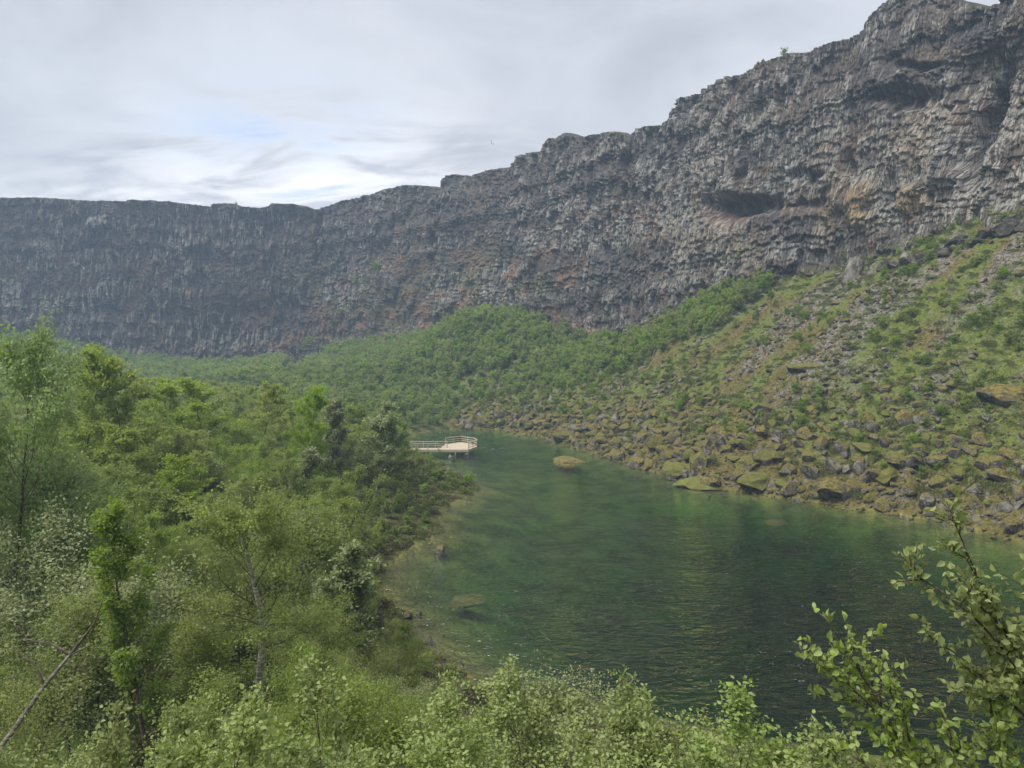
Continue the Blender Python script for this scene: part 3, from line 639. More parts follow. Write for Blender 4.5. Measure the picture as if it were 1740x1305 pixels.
for hpx, x, y, z, H in indiv:
    r0 = rng.random(); px = proj(x, y, z)[0]
    key = (f'birch_mid{rng.randrange(4)}' if y < 95 else f'birch_far{rng.randrange(3)}')
    lab = wlabel(px, y, H)
    if H > 4 and r0 < .09: key = f'yellow{rng.randrange(3)}'; lab = lab.replace('green birch', 'yellow-green rowan')
    elif H > 3 and r0 < .14: key = f'pale{rng.randrange(2)}'; lab = lab.replace('green birch', 'pale willow')
    add_tree(key, x, y, H, lab, 'tree', 'trees of the left woodland', rng.uniform(0, 6.28), rng.uniform(1, 1.3) if H > 2.2 else 1.6, z=z)

# stuff by geometry nodes: points carrying rotation, scale and index pick a source object
def gn_stuff(name, label, pts, rots, scl, idx, sources):
    me = bpy.data.meshes.new(name); n = len(pts)
    me.vertices.add(n); me.vertices.foreach_set('co', np.asarray(pts, np.float32).ravel())
    for nm, v, ty in (('rot', rots, 'FLOAT_VECTOR'), ('scl', scl, 'FLOAT_VECTOR')):
        at = me.attributes.new(nm, ty, 'POINT'); at.data.foreach_set('vector', np.asarray(v, np.float32).ravel())
    at = me.attributes.new('idx', 'INT', 'POINT'); at.data.foreach_set('value', np.asarray(idx, np.int32))
    o = link(name, me, label=label, kind='stuff')
    g = bpy.data.node_groups.new(name, 'GeometryNodeTree')
    g.interface.new_socket('Geometry', in_out='INPUT', socket_type='NodeSocketGeometry'); g.interface.new_socket('Geometry', in_out='OUTPUT', socket_type='NodeSocketGeometry')
    N = g.nodes; Lk = g.links
    gi = N.new('NodeGroupInput'); go = N.new('NodeGroupOutput'); iop = N.new('GeometryNodeInstanceOnPoints')
    gtoi = N.new('GeometryNodeGeometryToInstance')
    for m_ in sources[::-1]:
        ob = bpy.data.objects.new(name + '_source', m_); oi = N.new('GeometryNodeObjectInfo'); oi.inputs['Object'].default_value = ob; oi.inputs['As Instance'].default_value = True
        Lk.new(oi.outputs['Geometry'], gtoi.inputs[0])
    def na(nm, ty):
        q = N.new('GeometryNodeInputNamedAttribute'); q.data_type = ty; q.inputs[0].default_value = nm; return [s_ for s_ in q.outputs if s_.enabled and s_.name == 'Attribute'][0]
    Lk.new(gi.outputs[0], iop.inputs['Points'])
    join = N.new('GeometryNodeJoinGeometry')
    for l_ in list(g.links):
        if l_.to_node == gtoi: src = l_.from_socket; g.links.remove(l_); Lk.new(src, join.inputs[0])
    N.remove(gtoi); Lk.new(join.outputs[0], iop.inputs['Instance'])
    iop.inputs['Pick Instance'].default_value = True
    Lk.new(na('idx', 'INT'), iop.inputs['Instance Index'])
    e2r = N.new('FunctionNodeEulerToRotation'); Lk.new(na('rot', 'FLOAT_VECTOR'), e2r.inputs[0]); Lk.new(e2r.outputs[0], iop.inputs['Rotation'])
    Lk.new(na('scl', 'FLOAT_VECTOR'), iop.inputs['Scale']); Lk.new(iop.outputs[0], go.inputs[0])
    md = o.modifiers.new('scatter', 'NODES'); md.node_group = g
    return o
def combo(key, a, b, extra=None):   # crown + wood as one mesh, for the stuff copies
    ma, mb = PROTO[a]['crown'], PROTO[a]['wood']
    def arr(m): v_ = np.empty(len(m.vertices) * 3, np.float32); m.vertices.foreach_get('co', v_); f_ = np.empty(len(m.loops), np.int32); m.loops.foreach_get('vertex_index', f_); return v_.reshape(-1, 3), f_.reshape(-1, 4)
    va, fa = arr(ma); vb, fb = arr(mb); tn = np.empty(len(va), np.float32); ma.attributes['tint'].data.foreach_get('value', tn)
    return mesh_np(key, np.concatenate([va, vb]), np.concatenate([fa, fb + len(va)]), [ma.materials[0], mb.materials[0]], {'tint': np.r_[tn, np.zeros(len(vb))]}, mat_idx=np.r_[np.zeros(len(fa)), np.ones(len(fb))])
if rest:
    sm = [combo(f'far_birch{k}', f'birch_far{k}', None) for k in range(3)]
    P = [(x, y, z - .1) for _, x, y, z, H in rest]
    gn_stuff('distant_birch_wood', 'mass of far birches filling the back of the woodland', P, [(0, 0, rng.uniform(0, 6.28)) for _ in rest], [(H / 7 * 1.25, H / 7 * 1.25, H / 7) for *_, H in rest], [rng.randrange(3) for _ in rest], sm)

# ------------------------------------------------------------------ shrubs on the slopes
R1 = [(470, 650), (560, 600), (620, 585), (700, 575), (780, 545), (860, 525), (920, 545), (980, 580), (1060, 590), (1130, 555), (1200, 510), (1290, 482), (1310, 492), (1220, 560), (1150, 590), (1060, 640), (960, 665), (880, 680), (800, 685), (740, 705), (650, 700), (560, 690)]
R2 = [(-60, 560), (40, 570), (300, 620), (480, 625), (600, 700), (560, 730), (-60, 730)]
def in_reg(px, py): return inpoly(px, py, R1), inpoly(px, py, R2)
sh = []
X_, Y_ = [], []
gy = 60.0
while gy < 300:
    gx = -gy * .8
    while gx < gy * .76:
        X_.append(gx + rng.uniform(-1, 1)); Y_.append(gy + rng.uniform(-1, 1)); gx += 2.35
    gy += 2.35
X_ = np.array(X_); Y_ = np.array(Y_); zs, ds, ins_, dcs, ts, rts, _, cns = zfun(X_, Y_); pxs, pys = proj(X_, Y_, zs)
r1, r2 = in_reg(pxs, pys); patch = fbm(X_ / 9, Y_ / 9, 91, 3)
for i in range(len(X_)):
    if ins_[i] or not cns[i] or ds[i] < 3 or dcs[i] < 1: continue
    k = None
    if r1[i] and rng.random() < .92: H = rng.uniform(2.0, 3.8) * (1 if pys[i] < 640 else .7); k = 1
    elif r2[i] and dcs[i] < 75 and rng.random() < .9: H = rng.uniform(3.0, 5.0); k = 2
    elif pxs[i] > 640 and rts[i] > .5 and patch[i] > .50 and rng.random() < .62: H = rng.uniform(.6, 1.6); k = 3
    elif pxs[i] > 1040 and rng.random() < .05: H = rng.uniform(.6, 1.6); k = 3
    elif rts[i] > .3 and 640 < pxs[i] < 1000 and pys[i] < 705 and rng.random() < .5: H = rng.uniform(1, 2.2); k = 3
    if k is None and 560 < pxs[i] < 775 and 690 < pys[i] < 752 and rng.random() < .75: H = rng.uniform(1.0, 2.2); k = 3
    if k is None: continue
    sh.append((H * F / Y_[i], X_[i], Y_[i], zs[i], H, k, pxs[i], pys[i]))
sh.sort(reverse=True)
SL = [(1450, 125, 'the pale pointed block'), (1545, 118, 'the wide brown block'), (1300, 105, 'the dark outcrop'), (1372, 120, 'the broad rock slab'), (1705, 90, 'the big brown mossy boulder'), (1168, 98, 'the capped upright boulder'), (1080, 165, 'the gap in the bush band'), (960, 190, 'the hollow at the cliff foot'), (850, 200, 'the top of the mound'), (690, 210, 'the mound left flank'), (683, 160, 'the brown boulder by the far shore'), (550, 240, 'the tall bush at the far cliff foot'), (300, 260, 'the far left cliff foot')]
def slabel(k, px, py, y, H):
    sz = 'tall' if H > 3.2 else 'middling' if H > 2 else 'low'
    return f"{sz} {'dark green' if k == 2 else 'green'} bush {relto(px, y, SL)}" + (' on the slope' if k == 3 else ' in the thicket')
for hp, x, y, z, H, k, px, py in sh[:175]:
    add_tree(f'shrub{rng.randrange(4)}', x, y, H, slabel(k, px, py, y, H), 'bush', 'bushes on the slopes below the cliff', rng.uniform(0, 6.28), rng.uniform(.85, 1.25), z=z)
if len(sh) > 175:
    rs = sh[175:]; sm = [combo(f'slope_bush{k}', f'shrub{k}', None) for k in range(4)]
    gn_stuff('distant_bushes', 'mass of smaller bushes spread over the far slopes', [(a[1], a[2], a[3] - .1) for a in rs], [(0, 0, rng.uniform(0, 6.28)) for _ in rs], [(a[4] / 3 * 1.1, a[4] / 3 * 1.1, a[4] / 3) for a in rs], [rng.randrange(4) for _ in rs], sm)
print('trees', len(wood), 'shrubs', len(sh))
lk = LAKE + LAKE[:1]; nsb = 0
for i in range(900):
    x = rng.uniform(-24, 6); y = rng.uniform(33, 112); z, d, ins1, *_r = zfun(np.array([x]), np.array([y])); px, py = proj(x, y, float(z[0]))
    if nsb >= 95 or ins1[0] or not .25 < d[0] < 6 or px > 830 or py < 782 or any((x - a) ** 2 + (y - b) ** 2 < .8 for a, b, r_ in placed): continue
    H = rng.uniform(.6, 1.3) * (1.25 if d[0] > 2.5 else .8); placed.append((x, y, 1)); nsb += 1
    add_tree(f'shrub{rng.randrange(4)}', x, y, H, 'low willow bush ' + relto(px, y, [(822, 83, 'the small point'), (748, 63, 'the pale shallows rock'), (712, 38, 'the tufted near rock'), (655, 62, 'the small heath willow'), (640, 50, 'the near cove')]) + ' on the left shore', 'bush', 'low bushes edging the left shore', rng.uniform(0, 6.28), rng.uniform(1, 1.35), z=float(z[0]))
print('shore bushes', nsb)
# bushes rooted in the cliff face and on its rim
def cliff_pt(u, py):
    j = int(np.argmin(np.abs(UP - u))); col_py = proj(Xg[:, j], Yg[:, j], Zg[:, j])[1]; i = int(np.argmin(np.abs(col_py - py))); return Xg[i, j] + NX[j] * .0, Yg[i, j], Zg[i, j]
for (u, q, H, lab) in [(652, 458, 4.5, 'round dark green bush growing halfway up the far cliff'), (615, 482, 4, 'wide dark bush on a ledge left of the round one on the far cliff'), (540, 585, 7, 'tall dark bush against the foot of the far cliff'), (690, 578, 4, 'dark bush at the cliff foot left of the mound'), (815, 530, 3.5, 'pale green bush at the cliff foot above the mound'), (1300, 432, 2.2, 'small bush in the grassy hollow of the right cliff'), (1275, 440, 2.2, 'small bush left of the grassy hollow of the right cliff'), (1485, 436, 2.2, 'small bush at the foot of the pale right cliff'), (590, 470, 2.5, 'small bush left of the ledge bush on the far cliff')]:
    x, y, z = cliff_pt(u, q); add_tree('shrub%d' % rng.randrange(4), x, y, H, lab, 'bush', None, rng.uniform(0, 6), 1.2, z=z - H * .3)
for (u, H, lab) in [(1334, 1.9, 'little upright bush alone on the right cliff rim'), (1305, 1.0, 'low straggling bush on the rim left of the upright one'), (1297, .9, 'lowest straggling bush on the right cliff rim'), (402, 1.3, 'small bush on the rim of the far left cliff')]:
    j = int(np.argmin(np.abs(UP - u))); add_tree('shrub%d' % rng.randrange(4), Xg[-1, j], Yg[-1, j], H, lab, 'bush', None, 1, 1.1, z=ZT[j] - .35)

# ------------------------------------------------------------------ boulders
def boulder_mesh(name, seed, sub, m_, flat=.75, cap=0.0):
    b = bmesh.new(); bmesh.ops.create_icosphere(b, subdivisions=sub, radius=1); r = np.random.default_rng(seed)
    planes = [(unit(r.normal(size=3) * (1, 1, .8)), r.uniform(.36, .78)) for _ in range(13)]
    for v_ in b.verts:
        c = np.array(v_.co)
        for n_, d_ in planes:
            k_ = c @ n_ - d_
            if k_ > 0: c = c - n_ * k_ * .93
        q = c * 1.9 + seed
        c = c * (1 + .16 * (float(vn(q[0] + q[2], q[1] - q[2], seed)) - .5) + .07 * (float(vn(3 * q[0] + 2 * q[2], 3 * q[1] - q[2], seed + 9)) - .5))
        if cap and c[2] > .1: c[2] += cap * (1 - (c[0] ** 2 + c[1] ** 2)) * .35; c[0] *= 1 + cap * .10 * (c[2] > .2); c[1] *= 1 + cap * .10 * (c[2] > .2)
        c[2] *= flat; v_.co = c
    me = bpy.data.meshes.new(name); b.to_mesh(me); b.free(); me.materials.append(m_)
    return me
BM = [boulder_mesh(f'boulder_mossy{k}', 200 + k, 3, m_rock, .80 + .10 * (k % 3), .35) for k in range(5)]
BB = [boulder_mesh(f'boulder_bare{k}', 220 + k, 3, m_bare, .9) for k in range(4)] + [boulder_mesh(f'boulder_half{k}', 240 + k, 3, m_rock, .9) for k in range(3)]
BHERO = [boulder_mesh(f'boulder_big{k}', 264 + k, 4, m_rock, .7, .5) for k in range(3)]
def boulder(me, x, y, z, s, rot, label, group=None, sx=1, sy=1, sz=1, tilt=0):
    o = link('boulder', me, None, (x, y, z), label, 'boulder', group); o.scale = (s * sx, s * sy, s * sz); o.rotation_euler = (tilt, tilt * .6, rot); return o
hb = [(968, 789, 2.5, 0, (1.35, 1, .55), 'lone moss-topped boulder standing out in the lake'), (1080, 792, 1.75, 1, (1, .9, 1.05), 'square grey lichened boulder with a moss cap at the far right waterline'), (1150, 808, 2.5, 2, (1, 1, .95), 'big moss-topped boulder jutting into the water left of the green islet'),
      (1288, 832, 2.5, 0, (1.15, .9, .8), 'wide grey boulder at the waterline right of the green islet'), (1385, 848, 1.0, 1, (1, 1, .7), 'small mossy boulder at the waterline below the wide flat one'), (1168, 770, 1.6, 1, (1, .9, 1.0), 'upright boulder with a thick moss cap and streaked grey sides'),
      (1240, 745, 2.0, 2, (1, 1, 1.1), 'tall dark grey boulder above the capped one'), (1268, 795, 1.9, 0, (1, 1, .9), 'mossy boulder in the heap behind the green islet'), (960, 745, 2.1, 1, (1.2, 1, .9), 'broad grey boulder at the far shore above the lone one'),
      (1410, 835, 2.3, 0, (1.25, 1, .7), 'wide flat mossy boulder beside the right waterline'), (1520, 790, 1.9, 2, (1.3, 1, .7), 'long grey boulder under a moss cap above the right shore'), (1720, 905, 1.5, 1, (1.1, 1, .8), 'grey boulder at the waterline by the right edge'),
      (1300, 705, 2.4, 2, (1.3, 1, .8), 'wide dark mossy outcrop boulder in the middle of the right slope'), (1705, 680, 2.2, 0, (1.5, 1, .9), 'big brown mossy boulder at the right edge of the slope'), (1372, 630, 2.2, 1, (1.5, 1, .6), 'broad flat rock slab outcrop in the middle of the slope')]
hpos = []
def hit(px, py):                       # where the sight line meets the ground
    Yv = np.arange(25, 300, .5); P = np.array([pt(px, py, q) for q in Yv]); g = zfun(P[:, 0], P[:, 1], False)[0]; g = np.maximum(g, 0)
    i = np.argmax(P[:, 2] <= g); return P[i, 0], P[i, 1], g[i]
for px, py, s, k, sc, lab in hb:
    x, y, z = hit(px, py); hpos.append((x, y, s))
    boulder(BHERO[k], x, y, max(z, 0) + .09 * s, s * .92, px * .7, lab, None, sc[0], sc[1], sc[2] * 1.25)
m_drk = rock_mat('dark_rock', -.35, .42); BD = [me_.copy() for me_ in BB[:3]]
for me_ in BD: me_.materials.clear(); me_.materials.append(m_drk)
for n_ in range(16):
    q_ = n_ / 15; px = 1505 + 235 * q_ + rng.uniform(-6, 6); x, y, z = hit(px, 458 - 78 * q_ + rng.uniform(-4, 12))
    boulder(BD[n_ % 3], x, y, z + .2, rng.uniform(1.3, 2.2), n_ * 1.3, 'dark block in the broken ledge under the right cliff, ' + ('left' if q_ < .34 else 'middle' if q_ < .67 else 'right') + ' third', 'dark blocks of the ledge below the right cliff', 1.4, 1, .7, .2)
# pale pointed block below the right cliff, stones by the platform and the left shore
x, y, z = hit(1450, 478); boulder(BB[0], x, y, z + 1.6, 2.6, 1.0, 'pale pointed leaning block at the foot of the right cliff', None, .62, .8, 1.5, .25)
x, y, z = hit(1545, 455); boulder(BB[1], x, y, z + 1.0, 2.3, 2.0, 'wide brown block below the dark overhang on the right')
for px, py, s, lab in [(750, 932, .75, 'flat pale rock in the shallows off the left shore'), (745, 938, .45, 'small pale stone touching the flat rock off the left shore'), (720, 1092, .9, 'dark rock with a green tuft at the near left shore'), (712, 1042, .3, 'small dark stone in the water near the left shore'), (690, 1048, .6, 'low dark rock awash at the near left shore'), (683, 690, 1.8, 'brown mossy boulder among bushes left of the far shore'), (822, 762, .55, 'grey stone in the water beside the platform'), (838, 764, .5, 'second grey stone in the row off the platform'), (852, 763, .5, 'third grey stone in the row off the platform'), (870, 762, .3, 'flat stone at the outer end of the row off the platform'), (1087, 797, .3, 'tiny dark stone in the water below the square boulder'), (1228, 838, .4, 'small brown stone in the water at the green islet'), (1205, 842, .35, 'low brown stone awash under the green islet'), (768, 776, .8, 'dark stone under the front of the platform'), (794, 772, .7, 'grey stone under the platform corner'), (880, 741, .7, 'small bright green mossy stone off the far shore')]:
    x, y, z = ptz(px, py); boulder(BB[(px * 7) % 4] if s < 1.5 and px != 880 else BM[0], x, y, .05 * s if px != 683 else Z1(x, y), s * 1.0, px, lab, None, 1.2, 1, .55)
# two submerged shoals
for px, py, s, lab in [(792, 1016, 2.3, 'pale tan rock lying just under the water'), (1316, 886, 2.4, 'brown rock lying under the green water near the right shore')]:
    x, y, z = ptz(px, py, -.35); boulder(BM[1], x, y, -.55, s * .75, 0, lab, None, 1.1, 1, .22)
# scattered
N = 90000; rg = np.random.default_rng(5)
bx_ = rg.uniform(-30, 125, N); by_ = rg.uniform(45, 200, N)
zb_, db_, ib_, dcb, tb_, rb_, _, cb_ = zfun(bx_, by_)
pb_, qb_ = proj(bx_, by_, zb_)
scrb = fbm((bx_ * .89 + by_ * .45) / 16 + 5, (-bx_ * .45 + by_ * .89) / 5.5, 81, 4); lus = fbm((bx_ * .89 + by_ * .45) / 15 + 1, (-bx_ * .45 + by_ * .89) / 7, 83, 4)
dens = .10 + 1.2 * np.exp(-(db_ / 16) ** 2) + .75 * sst(scrb, .50, .58) - .35 * sst(lus, .50, .58)
dens = dens * (1 - .85 * inpoly(pb_, qb_, R1)) * np.where(pb_ < 1000, sst(qb_, 655, 700) + .05, 1)
keep = ~ib_ & cb_ & (rb_ > .4) & (pb_ > 700) & (pb_ < 1800) & (rg.uniform(0, 1, N) < dens) & (dcb > -1) & (db_ > .2)
big = rg.uniform(0, 1, N) ** 4.5
size = (.22 + 1.15 * big) * (.62 + .52 * np.exp(-(db_ / 13) ** 2))
idx = np.where(keep)[0]; idx = idx[np.argsort(-(size / by_)[idx])]
sel = []; grid = {}
for i in idx:
    s_ = size[i]; c_ = (int(bx_[i] // 3), int(by_[i] // 3)); bad = False
    for dx in (-1, 0, 1):
        for dy in (-1, 0, 1):
            for j in grid.get((c_[0] + dx, c_[1] + dy), ()):
                if (bx_[i] - bx_[j]) ** 2 + (by_[i] - by_[j]) ** 2 < (.50 * (s_ + size[j])) ** 2: bad = True; break
    if bad or any((bx_[i] - a) ** 2 + (by_[i] - b) ** 2 < (c * .75) ** 2 for a, b, c in hpos): continue
    grid.setdefault(c_, []).append(i); sel.append(i)
print('boulders', len(sel))
BL = [(968, 100, 'the lone lake boulder'), (1080, 100, 'the square grey boulder'), (1150, 92, 'the jutting mossy boulder'), (1208, 86, 'the bright moss hummock'), (1288, 83, 'the wide waterline boulder'), (1410, 80, 'the wide flat mossy boulder'), (1520, 83, 'the long capped boulder'), (1720, 62, 'the right-edge waterline boulder'), (1300, 105, 'the dark outcrop boulder'), (1705, 90, 'the big brown mossy boulder'), (1372, 120, 'the broad rock slab'), (1450, 125, 'the pale pointed block'), (850, 150, 'the far end of the lake')]
def brel(i): return relto(float(pb_[i]), float(by_[i]), BL)
def blabel(i, mossy):
    a = 'moss-covered' if mossy else 'bare grey'
    dd = db_[i]; pl = 'at the waterline' if dd < 3 else 'above the shore' if dd < 12 else 'on the lower slope' if dd < 28 else 'high on the slope'
    s_ = 'large' if size[i] > 1.35 else 'middling' if size[i] > .95 else 'small'
    return f'{s_} {a} boulder {pl}, {brel(i)}'
ALLB = BM + BB; pts_, rots_, scl_, ids_ = [], [], [], []
for n_, i in enumerate(sel):
    mp_ = .92 if scrb[i] < .5 else .40
    mossy = rg.random() < mp_; k = rg.integers(0, 5) if mossy else 5 + rg.integers(0, 7)
    s_ = size[i]; tl_ = .22 if mossy else .7; ro = (rg.normal() * tl_, rg.normal() * tl_, rg.uniform(0, 6.28)); sc = (s_ * rg.uniform(.85, 1.3), s_ * rg.uniform(.8, 1.1), s_ * rg.uniform(.7, 1.15))
    p_ = (bx_[i], by_[i], zb_[i] + .08 * s_)
    if n_ < 265:
        o = link('boulder', ALLB[k], None, p_, blabel(i, mossy), 'boulder', 'boulders of the talus above the lake'); o.scale = sc; o.rotation_euler = ro
    else: pts_.append(p_); rots_.append(ro); scl_.append(sc); ids_.append(k)
wx_ = rg.uniform(-16, 50, 9000); wy_ = rg.uniform(52, 150, 9000); wz_, wd_, wi_, _, _, wr_, _, _ = zfun(wx_, wy_)
wk = np.where((wd_ < np.where(wi_, .9, 1.4)) & (wr_ > .3))[0]
for i in wk:
    s_ = rg.uniform(.14, .42); pts_.append((wx_[i], wy_[i], max(wz_[i], -.25) + .05)); rots_.append((rg.normal() * .4, rg.normal() * .4, rg.uniform(0, 6.28))); scl_.append((s_ * 1.2, s_, s_ * .8)); ids_.append(int(rg.integers(0, 12)))
gn_stuff('scree_stones', 'smaller stones and blocks scattered over the talus slope', pts_, rots_, scl_, ids_, ALLB)

# green islet, heath clumps, ground cover
def clump_mesh(name, seed, n, size, m_, hgt=.35, rad=.6):
    r = np.random.default_rng(seed); a = r.uniform(0, 6.28, n); q = np.sqrt(r.uniform(0, 1, n)) * rad
    P = np.stack([q * np.cos(a), q * np.sin(a), hgt * (1 - (q / rad) ** 2) * r.uniform(.2, 1, n)], -1); D = P * (1, 1, 1.2) + (0, 0, .3); D /= np.linalg.norm(D, axis=1)[:, None]
    V, Fq, tn = leaves(r, P, D, size, .6, False, np.clip(r.uniform(0, 1, n) * .6 + P[:, 2] / hgt * .4, 0, 1), .5); return mesh_np(name, V, Fq, m_, {'tint': tn})
CLG = [clump_mesh(f'green_clump{k}', 300 + k, 260, .14, m_cover) for k in range(3)]; CLH = [clump_mesh(f'heath_clump{k}', 310 + k, 260, .13, m_heath, .25) for k in range(2)]
N = 42000; qx = rg.uniform(-75, 125, N); qy = rg.uniform(8, 215, N)
zq, dq, iq, dcq, tq, rq_, _, cq = zfun(qx, qy); pq, pyq = proj(qx, qy, zq)
lus = fbm((qx * .89 + qy * .45) / 15 + 1, (-qx * .45 + qy * .89) / 7, 83, 4) + .09 * sst(dq, 5, 30) + .06 * sst(qy, 110, 170)
pr = np.where(rq_ > .5, .10 + .88 * sst(lus, .45, .56), np.where(dq < 16, .9, .45)) * np.clip(40 / qy + .35, .4, 1)
kp = (np.hypot(qx, qy) > 17) & ~iq & cq & (dq > .3) & (pq > -80) & (pq < 1820) & (pyq < 1500) & (rg.uniform(0, 1, N) < pr)
ii = np.where(kp)[0]; print('cover', len(ii))
heath = (rq_[ii] < .5) & (dq[ii] < 16) & (rg.uniform(0, 1, len(ii)) < .4)
sc = rg.uniform(.6, 1.5, len(ii)); ids = np.where(heath, 3 + rg.integers(0, 2, len(ii)), rg.integers(0, 3, len(ii)))
gn_stuff('ground_cover', 'low green herbs, dwarf shrubs and heath between trees and stones', np.stack([qx[ii], qy[ii], zq[ii] - .03], -1), np.stack([0 * sc, 0 * sc, rg.uniform(0, 6.28, len(ii))], -1), np.stack([sc, sc, sc * rg.uniform(.6, 1.2, len(ii))], -1), ids, CLG + CLH)
# islet
x, y, z = ptz(1208, 827)
a = np.linspace(0, 2 * math.pi, 40, endpoint=False); rr_ = np.linspace(0, 1, 12)
Vi = np.array([(4.0 * r_ * math.cos(q) * (1 + .10 * math.sin(3 * q) + .06 * math.sin(7 * q)), 3.0 * r_ * math.sin(q), 1.05 * (1 - r_ ** 3) + .55 * float(vn(2 * r_ * math.cos(q) + 9, 2 * r_ * math.sin(q) + 9, 5)) - .25) for r_ in rr_ for q in a])
Fi = np.array([(i * 40 + j, (i + 1) * 40 + j, (i + 1) * 40 + (j + 1) % 40, i * 40 + (j + 1) % 40) for i in range(11) for j in range(40)])
m_islet, t = mat('bright_moss'); pp_ = t.n('ShaderNodeNewGeometry').outputs['Position']; nn_ = t.noise(pp_, 1.2, 6, .65)
finish(t, t.mix(t.ss(nn_, .4, .62), (.125, .11, .03), (.15, .175, .04)), .95, t.noise(pp_, 7, 4, .7), .9, .15)
il = link('moss_islet', mesh_np('moss_islet', Vi, Fi, m_islet, smooth=True), None, (x, y + .9, 0), 'bright yellow-green mossy hummock at the right waterline', 'moss hummock')
x, y, z = ptz(1205, 800); add_tree('shrub1', x, y + 2.5, 2.1, 'feathery green bush growing right behind the bright moss hummock', 'bush', None, 1, .9)
x, y, z = ptz(795, 828); add_tree('shrub2', x, y, 1.7, 'green bush on the small point sticking out from the left shore', 'bush', None, 1, 1.2)
x, y, z = hit(1155, 700); add_tree('shrub0', x, y, 2.2, 'bright green bush on the slope above the square boulder', 'bush', None, 1, .8)

# ------------------------------------------------------------------ leaning dead trunk at left
P0, P1, P2 = pt(20, 1245, 15), pt(75, 1165, 15.6), pt(120, 1112, 16)
root = link('leaning_trunk', None, None, tuple(P0), 'bare leaning lichened trunk in the left foreground', 'fallen tree')
def rel(L): return [np.array(q) - P0 for q in L]
V, Fq = tubes([(rel([P0 - (.6, .3, .9), P0, P1, P2, pt(150, 1098, 16)]), [.06, .055, .045, .035, .015])], 7); link('trunk', mesh_np('dead_trunk', V, Fq, m_dead, smooth=True), root)
V, Fq = tubes([(rel([P2, pt(90, 1095, 16), pt(40, 1085, 16.2)]), [.04, .03, .01]), (rel([P2, pt(160, 1060, 16), pt(175, 1020, 16.2)]), [.04, .02, .01]), (rel([P1, pt(60, 1130, 15.6), pt(20, 1100, 15.8)]), [.04, .02, .01])], 5)
link('branches', mesh_np('dead_branches', V, Fq, m_bark, smooth=True), root)

# ------------------------------------------------------------------ close branches on the right: one birch with three boughs
def near_birch(name, label, boughs, seed, nleaf, base):
    r = np.random.default_rng(seed); root = link(name, None, None, tuple(base), label, 'tree')
    LV, LF, LT, o = [], [], [], 0
    for pts, rad in boughs:
        P = np.array([pt(*q) for q in pts]) - base; n = len(P)
        d_ = np.r_[0, np.cumsum(np.linalg.norm(np.diff(P, axis=0), axis=1))]; ss_ = np.linspace(0, d_[-1], n * 5)
        C_ = np.stack([np.interp(ss_, d_, P[:, k]) for k in range(3)], 1)
        for k in range(3): C_[:, k] = np.convolve(np.pad(C_[:, k], 3, mode='edge'), np.ones(7) / 7, 'valid')
        stems = [(C_, np.linspace(rad, .002, len(C_)))]; tw = []
        Ltot = d_[-1]; nsub = int(Ltot / .036)
        for q in range(nsub):
            f = r.uniform(.12, 1); i = min(int(f * (len(C_) - 1)), len(C_) - 2); T = unit(C_[i + 1] - C_[i])
            D = unit(T * .9 + r.normal(size=3) * (.75, .6, .55)); Ls = r.uniform(.10, .30) * (1.25 - .75 * f)
            Q = curve(r, C_[i], D, Ls, 5, .14, .07); stems.append((Q, np.linspace(.004, .0012, 6))); tw.append(Q)
            if Ls > .17:
                for _ in range(2):
                    j = r.integers(1, 5); Q2 = curve(r, Q[j], unit(D + r.normal(size=3) * .7), Ls * .5, 4, .14, .05); stems.append((Q2, np.linspace(.0025, .001, 5))); tw.append(Q2)
        PP, DD, TT = [], [], []
        for Q in tw:
            Lq = np.linalg.norm(np.diff(Q, axis=0), axis=1).sum(); m_ = max(3, int(Lq / .0135))
            u = np.linspace(.1, 1, m_) * (len(Q) - 1); ii_ = np.clip(u.astype(int), 0, len(Q) - 2); p = Q[ii_] + (Q[ii_ + 1] - Q[ii_]) * (u - ii_)[:, None]
            tdir = unit(Q[-1] - Q[0]); PP.append(p + r.normal(size=p.shape) * .006); DD.append(tdir * .8 + r.normal(size=p.shape) * .6); TT.append(np.clip(r.normal(.5 + r.uniform(-.25, .25), .2, m_), 0, 1))
        V, Fq, tn = leaves(r, np.concatenate(PP), np.concatenate(DD), .036, .35, True, np.concatenate(TT)); LV.append(V); LF.append(Fq + o); LT.append(tn); o += len(V)
        Vw, Fw = tubes(stems, 5); link('bough', mesh_np('bough', Vw, Fw, m_bark, smooth=True), root)
    link('leaves', mesh_np('near_birch_leaves', np.concatenate(LV), np.concatenate(LF), m_near, {'tint': np.concatenate(LT)}), root)
YB = 3.1
b1 = pt(1800, 1420, YB); b1[2] -= .5
near_birch('birch_tree', 'close birch boughs with round leaves reaching in from the right edge', [
    ([(1830, 1480, 3.2), (1790, 1260, 3.2), (1730, 1120, 3.1), (1670, 1000, 3.0), (1630, 910, 3.0), (1600, 830, 3.0)], .012),
    ([(1760, 1190, 3.1), (1690, 1080, 3.0), (1610, 1010, 2.9), (1530, 960, 2.9)], .007),
    ([(1780, 1250, 3.1), (1700, 1180, 3.0), (1630, 1110, 3.0), (1560, 1070, 3.0)], .006),
    ([(1830, 1300, 3.0), (1800, 1150, 2.9), (1760, 1020, 2.9), (1735, 930, 2.9)], .008)], 401, 0, b1)
b2 = pt(1620, 1480, YB); b2[2] -= .4
